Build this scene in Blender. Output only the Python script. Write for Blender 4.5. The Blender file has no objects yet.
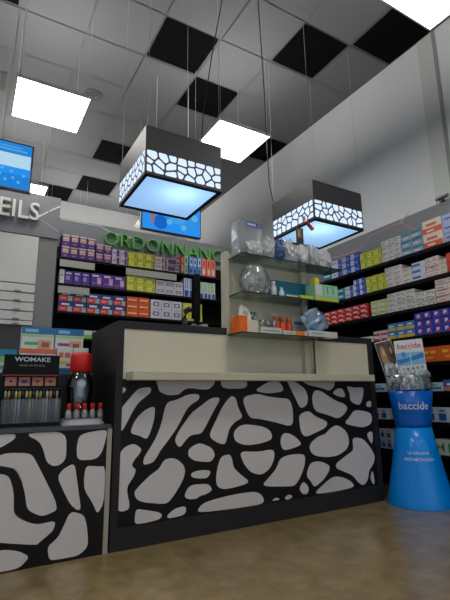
import bpy, bmesh, math, random
from mathutils import Vector, Matrix, noise
random.seed(11)
sc = bpy.context.scene
COL = sc.collection
PI = math.pi

# ------------------------------------------------------------------ camera
FP = 437.6
PITCH, ROLL, YAW = 0.2114, -0.01264, 0.52727
CAM = Vector((0, 0, .85))
_F = Vector((math.sin(YAW)*math.cos(PITCH), math.cos(YAW)*math.cos(PITCH), math.sin(PITCH)))
_R0 = Vector((math.cos(YAW), -math.sin(YAW), 0)); _U0 = _R0.cross(_F)
_R = math.cos(ROLL)*_R0 + math.sin(ROLL)*_U0
_U = -math.sin(ROLL)*_R0 + math.cos(ROLL)*_U0
cd = bpy.data.cameras.new('camera'); cam = bpy.data.objects.new('camera', cd); COL.objects.link(cam)
cam.matrix_world = Matrix(((_R.x, _U.x, -_F.x, CAM.x), (_R.y, _U.y, -_F.y, CAM.y), (_R.z, _U.z, -_F.z, CAM.z), (0, 0, 0, 1)))
cd.sensor_fit = 'VERTICAL'; cd.sensor_height = 36; cd.lens = FP/600*36; cd.clip_start = .02
sc.camera = cam

# ------------------------------------------------------------------ world, exposure
w = bpy.data.worlds.new('world'); sc.world = w; w.use_nodes = True
w.node_tree.nodes['Background'].inputs[0].default_value = (.55, .65, .8, 1)
w.node_tree.nodes['Background'].inputs[1].default_value = 1.3
sc.view_settings.view_transform = 'Standard'; sc.view_settings.look = 'None'
sc.view_settings.gamma = 1; sc.view_settings.use_curve_mapping = False
sc.view_settings.exposure = 0.0
PANEL_EMIT = 13.0      # ceiling light panels
UP_EMIT = 12.5

# ------------------------------------------------------------------ measuring helpers
def ray(x, y): return _R*(x-225) + _U*(300-y) + _F*FP
def at(x, y, ax, v):
    d = ray(x, y); return CAM + d*((v-CAM[ax])/d[ax])
def solve(px, ax, fixed, z):
    """world coordinate along the free axis whose picture column is px (ax: the fixed axis)"""
    lo, hi = (-2, 7)
    def f(t):
        P = Vector((fixed, t, z)) if ax == 0 else Vector((t, fixed, z))
        P = P-CAM; return 225 + FP*(P.dot(_R))/(P.dot(_F)) - px
    if ax == 0: lo, hi = 1.0, 6.0
    else: lo, hi = -1.5, 4.5
    a = f(lo)
    for _ in range(50):
        m = (lo+hi)/2; b = f(m)
        if (a < 0) == (b < 0): lo, a = m, b
        else: hi = m
    return (lo+hi)/2

# ------------------------------------------------------------------ materials
def lin(c): return tuple(((v/255)/12.92 if v/255 <= .04045 else ((v/255+.055)/1.055)**2.4) for v in c)
_M = {}
def mat(name, c, rough=.5, metal=0, var=0.0, scale=8, bump=0, spec=.5, emit=0, coat=0):
    if name in _M: return _M[name]
    m = bpy.data.materials.new(name); m.use_nodes = True; nt = m.node_tree
    b = nt.nodes['Principled BSDF']; L = lin(c)
    b.inputs['Base Color'].default_value = (*L, 1); b.inputs['Roughness'].default_value = rough
    b.inputs['Metallic'].default_value = metal; b.inputs['Specular IOR Level'].default_value = spec
    if coat: b.inputs['Coat Weight'].default_value = coat
    if var or bump:
        tc = nt.nodes.new('ShaderNodeTexCoord'); n = nt.nodes.new('ShaderNodeTexNoise')
        n.inputs['Scale'].default_value = scale; n.inputs['Detail'].default_value = 4
        nt.links.new(tc.outputs['Object'], n.inputs['Vector'])
        if var:
            r = nt.nodes.new('ShaderNodeMapRange'); r.inputs['To Min'].default_value = 1-var; r.inputs['To Max'].default_value = 1+var
            h = nt.nodes.new('ShaderNodeHueSaturation'); h.inputs['Color'].default_value = (*L, 1)
            nt.links.new(n.outputs['Fac'], r.inputs['Value']); nt.links.new(r.outputs['Result'], h.inputs['Value'])
            nt.links.new(h.outputs['Color'], b.inputs['Base Color'])
        if bump:
            bp = nt.nodes.new('ShaderNodeBump'); bp.inputs['Strength'].default_value = bump; bp.inputs['Distance'].default_value = .01
            nt.links.new(n.outputs['Fac'], bp.inputs['Height']); nt.links.new(bp.outputs['Normal'], b.inputs['Normal'])
    if emit:
        b.inputs['Emission Color'].default_value = (*L, 1); b.inputs['Emission Strength'].default_value = emit
    _M[name] = m; return m
def paint(c, rough=.45): return mat('print_%02x%02x%02x' % tuple(c), c, rough)
def clear(name, c=(255, 255, 255), gloss=.12, tint=1.0, rough=.05, milky=0, bump=0, scale=25):
    if name in _M: return _M[name]
    m = bpy.data.materials.new(name); m.use_nodes = True; nt = m.node_tree; N = nt.nodes; N.clear()
    o = N.new('ShaderNodeOutputMaterial'); t = N.new('ShaderNodeBsdfTransparent'); g = N.new('ShaderNodeBsdfGlossy')
    L = lin(c); t.inputs[0].default_value = (*[1-(1-v)*tint for v in L], 1); g.inputs['Roughness'].default_value = rough
    lw = N.new('ShaderNodeLayerWeight'); lw.inputs['Blend'].default_value = .35
    mr = N.new('ShaderNodeMapRange'); mr.inputs['To Min'].default_value = gloss*.5; mr.inputs['To Max'].default_value = min(1, gloss*5)
    nt.links.new(lw.outputs['Fresnel'], mr.inputs['Value'])
    mx = N.new('ShaderNodeMixShader'); nt.links.new(mr.outputs['Result'], mx.inputs[0])
    last = t.outputs[0]
    if milky:
        d = N.new('ShaderNodeBsdfDiffuse'); d.inputs[0].default_value = (*L, 1)
        tr = N.new('ShaderNodeBsdfTranslucent'); tr.inputs[0].default_value = (*L, 1)
        a = N.new('ShaderNodeMixShader'); a.inputs[0].default_value = .4
        nt.links.new(d.outputs[0], a.inputs[1]); nt.links.new(tr.outputs[0], a.inputs[2])
        c2 = N.new('ShaderNodeMixShader'); c2.inputs[0].default_value = milky
        nt.links.new(t.outputs[0], c2.inputs[1]); nt.links.new(a.outputs[0], c2.inputs[2]); last = c2.outputs[0]
    nt.links.new(last, mx.inputs[1]); nt.links.new(g.outputs[0], mx.inputs[2]); nt.links.new(mx.outputs[0], o.inputs[0])
    if bump:
        tc = N.new('ShaderNodeTexCoord'); n = N.new('ShaderNodeTexNoise'); n.inputs['Scale'].default_value = scale
        nt.links.new(tc.outputs['Object'], n.inputs['Vector'])
        bp = N.new('ShaderNodeBump'); bp.inputs['Strength'].default_value = bump; bp.inputs['Distance'].default_value = .02
        nt.links.new(n.outputs['Fac'], bp.inputs['Height'])
        nt.links.new(bp.outputs['Normal'], g.inputs['Normal'])
        nt.links.new(bp.outputs['Normal'], lw.inputs['Normal'])
    _M[name] = m; return m
def glow(name, c, s):
    if name in _M: return _M[name]
    m = bpy.data.materials.new(name); m.use_nodes = True; nt = m.node_tree; N = nt.nodes; N.clear()
    o = N.new('ShaderNodeOutputMaterial'); e = N.new('ShaderNodeEmission')
    e.inputs[0].default_value = (*lin(c), 1); e.inputs[1].default_value = s
    nt.links.new(e.outputs[0], o.inputs[0]); _M[name] = m; return m

DARK = mat('charcoal_laminate', (24, 23, 25), .5, spec=.3, var=.08, scale=3)
CHAR = mat('anthracite_laminate', (40, 38, 41), .5, spec=.3, var=.06, scale=3)
BLACK = mat('black_board', (10, 10, 11), .6, spec=.2)
PATB = mat('printed_black', (13, 11, 13), .5, spec=.3)
PATW = mat('printed_white', (212, 206, 206), .45, var=.03)
CREAM = mat('cream_laminate', (212, 206, 184), .42, var=.03, scale=4)
CREAM2 = mat('beige_laminate', (186, 178, 155), .45, var=.03, scale=4)
GREYP = mat('grey_panel', (124, 126, 133), .5, var=.03)
WALLM = mat('painted_wall', (222, 224, 229), .7, var=.03, scale=1.5, bump=.05)
WHITEP = mat('white_laminate', (210, 210, 206), .4, var=.02)
STEEL = mat('brushed_steel', (150, 150, 152), .35, 1)
WIRE = mat('steel_wire', (176, 178, 180), .6)
CORD = mat('black_cord', (25, 25, 26), .6)
SHADE = mat('graphite_shade', (50, 49, 54), .5, var=.05)
GLASSM = clear('shelf_glass', (170, 210, 195), .14, .35)
GEDGE = mat('glass_edge', (24, 48, 42), .15)
PLAST = clear('clear_plastic', (240, 243, 246), .07, .5, .12)
BAGM = clear('crumpled_plastic', (250, 252, 255), .22, .5, .15, milky=.7, bump=1.0, scale=40)
BLUEBAG = clear('blue_plastic_film', (30, 100, 190), .25, 1, .15, milky=.75, bump=.8, scale=40)

# ------------------------------------------------------------------ mesh builder
class MB:
    def __init__(s): s.bm = bmesh.new(); s.mats = []
    def mi(s, m):
        if m not in s.mats: s.mats.append(m)
        return s.mats.index(m)
    def box(s, x0, y0, z0, x1, y1, z1, m, bev=0):
        i = s.mi(m)
        v = [s.bm.verts.new((x, y, z)) for z in (z0, z1) for y in (y0, y1) for x in (x0, x1)]
        fs = [s.bm.faces.new([v[k] for k in q]) for q in ((0, 2, 3, 1), (4, 5, 7, 6), (0, 1, 5, 4), (1, 3, 7, 5), (3, 2, 6, 7), (2, 0, 4, 6))]
        for f in fs: f.material_index = i
        if bev:
            es = list({e for f in fs for e in f.edges})
            r = bmesh.ops.bevel(s.bm, geom=es, offset=bev, segments=2, affect='EDGES', profile=.5)
            for f in r['faces']: f.material_index = i
        return s
    def face(s, pts, m):
        f = s.bm.faces.new([s.bm.verts.new(p) for p in pts]); f.material_index = s.mi(m); return f
    def prism(s, pts, ax, a, b, m):
        """extrude a 2-D outline along axis ax from a to b"""
        def P(u, v, t): return {0: (t, u, v), 1: (u, t, v), 2: (u, v, t)}[ax]
        i = s.mi(m); n = len(pts)
        A = [s.bm.verts.new(P(u, v, a)) for u, v in pts]; B = [s.bm.verts.new(P(u, v, b)) for u, v in pts]
        fs = [s.bm.faces.new(A), s.bm.faces.new(B[::-1])]
        for k in range(n): fs.append(s.bm.faces.new((A[k], B[k], B[(k+1) % n], A[(k+1) % n])))
        for f in fs: f.material_index = i
        bmesh.ops.recalc_face_normals(s.bm, faces=fs); return s
    def lathe(s, prof, m, c=(0, 0), n=32, caps=True, smooth=True):
        i = s.mi(m); rings = []
        for r, z in prof:
            rings.append([s.bm.verts.new((c[0]+r*math.cos(2*PI*k/n), c[1]+r*math.sin(2*PI*k/n), z)) for k in range(n)])
        for a, b in zip(rings, rings[1:]):
            for k in range(n):
                f = s.bm.faces.new((a[k], a[(k+1) % n], b[(k+1) % n], b[k])); f.material_index = i; f.smooth = smooth
        if caps:
            for rg, fl in ((rings[0], True), (rings[-1], False)):
                f = s.bm.faces.new(rg[::-1] if fl else rg); f.material_index = i
        return s
    def tube(s, pts, r, m, n=8):
        i = s.mi(m); pts = [Vector(p) for p in pts]; rings = []
        for k, p in enumerate(pts):
            d = (pts[min(k+1, len(pts)-1)]-pts[max(k-1, 0)]).normalized()
            a = d.cross(Vector((0, 0, 1)) if abs(d.z) < .9 else Vector((1, 0, 0))).normalized(); b = d.cross(a)
            rings.append([s.bm.verts.new(p+a*r*math.cos(2*PI*j/n)+b*r*math.sin(2*PI*j/n)) for j in range(n)])
        for A, B in zip(rings, rings[1:]):
            for j in range(n):
                f = s.bm.faces.new((A[j], A[(j+1) % n], B[(j+1) % n], B[j])); f.material_index = i; f.smooth = True
        f = s.bm.faces.new(rings[0]); f.material_index = i; f = s.bm.faces.new(rings[-1][::-1]); f.material_index = i
        return s
    def blob(s, c, r, m, sub=3, amp=.25, fr=3, seed=0):
        i = s.mi(m); n0 = len(s.bm.verts)
        g = bmesh.ops.create_icosphere(s.bm, subdivisions=sub, radius=1)
        for v in g['verts']:
            d = v.co.copy(); q = d*fr+Vector((seed*7.3, seed*3.1, 1.7*seed))
            k = 1+amp*noise.noise(q)+amp*.7*abs(noise.noise(q*2.3))-amp*.3
            z = d.z*k
            if z < -.82: z = -.82
            v.co = Vector((c[0]+d.x*k*r[0], c[1]+d.y*k*r[1], c[2]+z*r[2]))
        for f in {f for v in g['verts'] for f in v.link_faces}: f.material_index = i; f.smooth = False
        return s
    def addmesh(s, me, m, M=Matrix()):
        i = s.mi(m); vs = [s.bm.verts.new(M @ v.co) for v in me.vertices]
        for p in me.polygons:
            try: f = s.bm.faces.new([vs[k] for k in p.vertices]); f.material_index = i
            except ValueError: pass
        return s
    def mesh(s, name):
        me = bpy.data.meshes.new(name); s.bm.to_mesh(me); s.bm.free()
        for m in s.mats: me.materials.append(m)
        return me
    def build(s, name, parent=None, loc=None, rz=0):
        o = bpy.data.objects.new(name, s.mesh(name)); COL.objects.link(o)
        if parent: o.parent = parent
        if loc: o.location = loc
        o.rotation_euler.z = rz
        return o
def tag(o, label, cat, group=None):
    o['label'] = label; o['category'] = cat
    if group: o['group'] = group
    return o
def thing(name, label, cat, loc=(0, 0, 0), rz=0, group=None):
    o = bpy.data.objects.new(name, None); o.empty_display_size = .05; COL.objects.link(o)
    o.location = loc; o.rotation_euler.z = rz; return tag(o, label, cat, group)
def struct(o): o['kind'] = 'structure'; return o
ORD = ['', 'first', 'second', 'third', 'fourth', 'fifth', 'sixth', 'seventh', 'eighth', 'ninth', 'tenth', 'eleventh', 'twelfth', 'thirteenth', 'fourteenth', 'fifteenth', 'sixteenth']
def text_mesh(t, size, offset=0, extrude=.003, spacing=1):
    c = bpy.data.curves.new('lettering', 'FONT'); c.body = t; c.size = size; c.offset = offset; c.extrude = extrude
    c.space_character = spacing; c.resolution_u = 3
    o = bpy.data.objects.new('lettering', c); COL.objects.link(o)
    bpy.context.view_layer.update()
    dg = bpy.context.evaluated_depsgraph_get()
    me = bpy.data.meshes.new_from_object(o.evaluated_get(dg)); bpy.data.objects.remove(o)
    return me
def text_bounds(me):
    xs = [v.co.x for v in me.vertices]; ys = [v.co.y for v in me.vertices]; return min(xs), max(xs), min(ys), max(ys)
def text_on_front(mb, t, x0, x1, z0, z1, y, m, extrude=.001, offset=0):
    """text filling a rectangle of the plane facing -Y"""
    me = text_mesh(t, 1, offset, 0 if not extrude else 1, 1); a, b, c, d = text_bounds(me)
    sx = (x1-x0)/(b-a); sz = (z1-z0)/(d-c)
    M = Matrix(((sx, 0, 0, x0-a*sx), (0, 0, -extrude, y), (0, sz, 0, z0-c*sz), (0, 0, 0, 1)))
    mb.addmesh(me, m, M); return mb

# ------------------------------------------------------------------ room shell
HC = 4.5; XR = 3.83; YB = 8.28; XL = -4.0; YF = -3.5
def floor_mat():
    m = bpy.data.materials.new('floor_tiles'); m.use_nodes = True; nt = m.node_tree; N = nt.nodes; b = N['Principled BSDF']
    tc = N.new('ShaderNodeTexCoord'); mp = N.new('ShaderNodeMapping'); mp.inputs['Location'].default_value = (.13, .2, 0)
    nt.links.new(tc.outputs['Object'], mp.inputs[0])
    br = N.new('ShaderNodeTexBrick'); br.offset = 0; br.inputs['Scale'].default_value = 1
    br.inputs['Brick Width'].default_value = .6; br.inputs['Row Height'].default_value = .6
    br.inputs['Mortar Size'].default_value = .003; br.inputs['Mortar Smooth'].default_value = .2
    br.inputs['Color1'].default_value = (*lin((140, 121, 84)), 1); br.inputs['Color2'].default_value = (*lin((134, 116, 82)), 1)
    br.inputs['Mortar'].default_value = (*lin((130, 113, 82)), 1)
    nt.links.new(mp.outputs[0], br.inputs['Vector'])
    n = N.new('ShaderNodeTexNoise'); n.inputs['Scale'].default_value = 7; n.inputs['Detail'].default_value = 8; n.inputs['Roughness'].default_value = .68
    nt.links.new(tc.outputs['Object'], n.inputs['Vector'])
    r = N.new('ShaderNodeMapRange'); r.inputs['From Min'].default_value = .3; r.inputs['From Max'].default_value = .7
    r.inputs['To Min'].default_value = .72; r.inputs['To Max'].default_value = 1.22
    h = N.new('ShaderNodeHueSaturation'); nt.links.new(n.outputs['Fac'], r.inputs['Value']); nt.links.new(r.outputs[0], h.inputs['Value'])
    nt.links.new(br.outputs['Color'], h.inputs['Color']); nt.links.new(h.outputs[0], b.inputs['Base Color'])
    n2 = N.new('ShaderNodeTexNoise'); n2.inputs['Scale'].default_value = 3; nt.links.new(tc.outputs['Object'], n2.inputs['Vector'])
    r2 = N.new('ShaderNodeMapRange'); r2.inputs['To Min'].default_value = .16; r2.inputs['To Max'].default_value = .26
    nt.links.new(n2.outputs['Fac'], r2.inputs['Value']); nt.links.new(r2.outputs[0], b.inputs['Roughness'])
    bp = N.new('ShaderNodeBump'); bp.inputs['Strength'].default_value = .04; bp.inputs['Distance'].default_value = .01
    nt.links.new(n.outputs['Fac'], bp.inputs['Height']); nt.links.new(bp.outputs[0], b.inputs['Normal'])
    return m
struct(MB().box(XL, YF, -.1, XR+.1, YB+.1, 0, floor_mat()).build('floor'))
# ceiling of square tiles in a grid, some of them black
GX0, GPX, GY0, GPY = .10, .625, 2.79, .61
blacks = {(4, 0), (2, 1), (5, -1), (3, 2), (5, 3), (2, 5), (2, 7), (1, 8), (-1, 1), (-2, -2), (0, -3), (3, -4), (-3, 4)}
TW = mat('ceiling_tile', (108, 110, 113), .85, spec=.2, var=.02, scale=2); TB = mat('black_tile', (5, 5, 6), .95, spec=.1); TG = mat('ceiling_grid', (97, 99, 101), .6)
c = MB(); c.box(XL, YF, HC+.012, XR+.1, YB+.1, HC+.1, TG)
for i in range(-7, 6):
    for j in range(-11, 9):
        x0 = max(XL, GX0+i*GPX+.006); x1 = min(XR, GX0+(i+1)*GPX-.006); y0 = max(YF, GY0+j*GPY+.006); y1 = min(YB, GY0+(j+1)*GPY-.006)
        if x1-x0 < .05 or y1-y0 < .05: continue
        bl = (i, j) in blacks
        if bl: x0 += .012; x1 -= .012; y0 += .012; y1 -= .012
        z = HC+(.004 if bl else 0)
        c.face([(x0, y0, z), (x0, y1, z), (x1, y1, z), (x1, y0, z)], TB if bl else TW)
struct(c.build('ceiling'))
struct(MB().box(XR, YF, 0, XR+.1, YB, HC, WALLM).build('wall_right'))
struct(MB().box(XL, YB, 0, XR+.1, YB+.1, HC, mat('dimmed_wall_paint', (178, 180, 182), .7, var=.02)).build('wall_back'))  # wall colour darkened here to offset light from the added back panels
struct(MB().box(XL-.1, YF, 0, XL, YB, HC, WALLM).build('wall_left'))
# shop front behind the camera: wall with a wide window opening
f = MB()
f.box(XL, YF-.1, 0, XL+.4, YF, HC, WALLM); f.box(XR-.4, YF-.1, 0, XR, YF, HC, WALLM)
f.box(XL+.4, YF-.1, 2.8, XR-.4, YF, HC, WALLM); f.box(XL+.4, YF-.1, 0, XR-.4, YF, .35, WALLM)
struct(f.build('wall_front'))
wf = MB(); 
for k in range(6):
    x = XL+.4+k*(XR-XL-.8)/5; wf.box(x-.03, YF-.08, .35, x+.03, YF-.02, 2.8, STEEL)
wf.box(XL+.4, YF-.052, .35, XR-.4, YF-.048, 2.8, clear('window_glass', (235, 245, 245), .1, .3))
struct(wf.build('window_1'))
# wall joint cover and the slightly darker band on the right wall
TRM = mat('joint_trim', (150, 152, 152), .6)
struct(MB().box(XR-.012, 2.215, 2.66, XR, 2.25, HC, TRM).box(XR-.006, 2.25, 2.66, XR, 2.42, HC, mat('filler_band', (204, 208, 206), .7)).build('trim_1'))

# ------------------------------------------------------------------ hanging light panels
LIGHTM = glow('panel_diffuser', (255, 252, 244), PANEL_EMIT); UPM = glow('upper_panel_diffuser', (255, 252, 244), UP_EMIT)
def light_panel(x, y, z, s, label, first=[None]):
    t = thing('ceiling_light', label, 'ceiling light', (x, y, z), 0, 'white light panels hung from the ceiling')
    if first[0] is None:
        fr = MB(); h = s/2; e = .012
        fr.box(-h, -h, 0, h, -h+e, .03, WHITEP).box(-h, h-e, 0, h, h, .03, WHITEP).box(-h, -h+e, 0, -h+e, h-e, .03, WHITEP).box(h-e, -h+e, 0, h, h-e, .03, WHITEP)
        fr.box(-h+e, -h+e, .014, h-e, h-e, .018, WHITEP)
        a = fr.build('frame', t)
        b = MB().box(-h+e, -h+e, .004, h-e, h-e, .012, LIGHTM).build('diffuser', t)
        b2 = MB().box(-h+e, -h+e, .02, h-e, h-e, .026, UPM).build('upper_diffuser', t)
        ws = []
        for sx in (-1, 1):
            for sy in (-1, 1):
                ws.append(MB().tube([(sx*(h-.03), sy*(h-.03), .03), (sx*(h-.03), sy*(h-.03), HC-z)], .0013, WIRE, 6).build('suspension_wire', t))
        first[0] = [a, b, b2]+ws
    else:
        for ch in first[0]:
            o = ch.copy(); COL.objects.link(o); o.parent = t
    return t
light_panel(.43, 3.96, 3.5, .625, 'square white light panel hanging above the left end of the counter, left of vent')
light_panel(2.22, 3.65, 3.5, .625, 'square white light panel hanging between the two cube lamps')
light_panel(2.45, 1.32, 3.5, .625, 'square white light panel at the upper right edge of the picture')
light_panel(.36, 5.98, 3.5, .6, 'small distant white light panel seen just below the left television')
for k, (x, y) in enumerate(((-1.7, 3.96), (-1.7, 1.3), (.4, 1.3), (-1.7, 6.0), (2.45, 7.4), (1.2, 7.5), (.4, -1.4), (2.45, -1.4), (-1.7, -1.4))):  # unseen panels added for fill light; the back pair brightens the far ceiling
    light_panel(x, y, 3.5, .625, 'added square white light panel, %s of those hidden or outside the picture' % ORD[k+1])
# vent
v = MB()
for k, r in enumerate((.115, .085, .055)): v.lathe([(r, -.006-.004*k), (r-.008, -.014-.004*k), (r-.022, -.006-.004*k), (r-.022, 0)], TG, n=32)
v.lathe([(.02, -.02), (.02, 0)], mat('vent_dark', (70, 72, 74), .6), n=20)
tag(v.build('ceiling_vent', None, (1.02, 4.93, HC)), 'round grey air vent in the ceiling beside the left light panel', 'vent')
tag(MB().box(-.03, -.17, -.012, .03, .17, 0, mat('slot_dark', (60, 62, 65), .6)).box(-.036, -.18, -.006, .036, .18, 0, TG).build('slot_vent', None, (.03, 5.2, HC)), 'narrow dark slot vent in the ceiling left of the light panel', 'vent')

# ------------------------------------------------------------------ pendant cube lamps
def clip_poly(p, n, d):
    out = []
    for a, b in zip(p, p[1:]+p[:1]):
        da = a[0]*n[0]+a[1]*n[1]-d; db = b[0]*n[0]+b[1]*n[1]-d
        if da <= 0: out.append(a)
        if (da < 0) != (db < 0) and da != db:
            t = da/(da-db); out.append((a[0]+t*(b[0]-a[0]), a[1]+t*(b[1]-a[1])))
    return out
def voronoi(W, H, nx, ny, gap, rnd):
    S = [((i+.5+rnd.uniform(-.42, .42))*W/nx, (j+.5+rnd.uniform(-.4, .4))*H/ny) for i in range(nx) for j in range(ny)]
    cells = []
    for k, a in enumerate(S):
        p = [(0.012, 0.0), (W-.012, 0.0), (W-.012, H), (0.012, H)]
        for q, b in enumerate(S):
            if q == k or math.dist(a, b) > .2: continue
            n = (b[0]-a[0], b[1]-a[1]); L = math.hypot(*n); n = (n[0]/L, n[1]/L)
            d = ((a[0]+b[0])/2)*n[0]+((a[1]+b[1])/2)*n[1]-gap
            p = clip_poly(p, n, d)
            if len(p) < 3: break
        if len(p) < 3: continue
        ar = abs(sum(x0*y1-x1*y0 for (x0, y0), (x1, y1) in zip(p, p[1:]+p[:1])))/2
        if ar > 2.2e-4: cells.append(chaikin(p, 1, .14))
    return cells
def chaikin(p, it=2, t=.2):
    for _ in range(it):
        q = []
        for a, b in zip(p, p[1:]+p[:1]):
            q.append((a[0]+t*(b[0]-a[0]), a[1]+t*(b[1]-a[1]))); q.append((b[0]+t*(a[0]-b[0]), b[1]+t*(a[1]-b[1])))
        p = q
    return p
CELL = glow('lit_cut_out', (214, 232, 255), 1.12)
def diffuser_mat():
    m = bpy.data.materials.new('lamp_diffuser'); m.use_nodes = True; nt = m.node_tree; N = nt.nodes; N.clear()
    o = N.new('ShaderNodeOutputMaterial'); t = N.new('ShaderNodeBsdfTranslucent'); t.inputs[0].default_value = (*lin((190, 225, 255)), 1)
    e = N.new('ShaderNodeEmission'); e.inputs[0].default_value = (*lin((150, 194, 242)), 1); e.inputs[1].default_value = .85
    a = N.new('ShaderNodeAddShader'); nt.links.new(t.outputs[0], a.inputs[0]); nt.links.new(e.outputs[0], a.inputs[1]); nt.links.new(a.outputs[0], o.inputs[0])
    return m
DIFF = diffuser_mat()
def pendant(x, y, z, label, seed, lamp_off):
    S, H = .635, .385; t = thing('pendant_lamp', label, 'pendant lamp', (x, y, z), 0, 'black cube pendant lamps over the counter')
    rnd = random.Random(seed); m = MB(); e = .012
    m.box(0, 0, 0, S, e, H, SHADE).box(0, S-e, 0, S, S, H, SHADE).box(0, e, 0, e, S-e, H, SHADE).box(S-e, e, 0, S, S-e, H, SHADE)
    m.box(e, e, H-.012, S-e, S-e, H, SHADE)
    for side in range(4):
        for c in voronoi(S, .17, 8, 3, .0068, rnd):
            pts = []
            for u, v_ in c:
                zz = .018+v_; k = .0012
                pts.append({0: (u, -k, zz), 1: (S+k, u, zz), 2: (S-u, S+k, zz), 3: (-k, S-u, zz)}[side])
            m.face(pts, CELL)
    m.build('shade', t)
    fr = MB(); g = .026
    fr.box(0, 0, -.012, S, g, 0, BLACK).box(0, S-g, -.012, S, S, 0, BLACK).box(0, g, -.012, g, S-g, 0, BLACK).box(S-g, g, -.012, S, S-g, 0, BLACK)
    fr.build('bottom_frame', t)
    d = MB(); d.face([(e, e, .004), (e, S-e, .004), (S-e, S-e, .004), (S-e, e, .004)], DIFF); d.build('diffuser', t)
    for sx in (.012, S-.012):
        for sy in (.012, S-.012):
            MB().tube([(sx, sy, H), (sx, sy, HC-z)], .0013, WIRE, 6).build('suspension_wire', t)
    ld = bpy.data.lights.new('bulb', 'POINT'); ld.energy = 1.6; ld.color = (.82, .92, 1); ld.shadow_soft_size = .06
    lo = bpy.data.objects.new('bulb', ld); COL.objects.link(lo); lo.parent = t; lo.location = lamp_off
    return t
p1 = pendant(.962, 2.772, 2.412, 'black cube pendant lamp with lit cracked pattern, left one above the counter', 3, (.38, .2, .2))
p2 = pendant(2.605, 2.83, 2.412, 'black cube pendant lamp with lit cracked pattern, right one near the shelves', 5, (.25, .2, .2))
def cable(p, pts): MB().tube([Vector(q)-p.location for q in pts], .005, CORD, 8).build('cord', p)
cable(p1, [(1.40, 3.05, 2.797), (1.50, 3.05, 2.83), (1.56, 3.06, 2.95), (1.585, 3.06, 3.3), (1.66, 3.03, 3.9), (1.747, 2.985, 4.5)])
a = at(266, 200, 1, 3.43)
cable(p2, [(2.62, 3.43, 2.797), (2.60, 3.435, 2.82), (2.53, 3.40, 3.0), (2.44, 3.29, 3.3), (2.28, 3.09, 3.8), (2.15, 2.94, 4.2), (2.044, 2.817, 4.5)])

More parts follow.
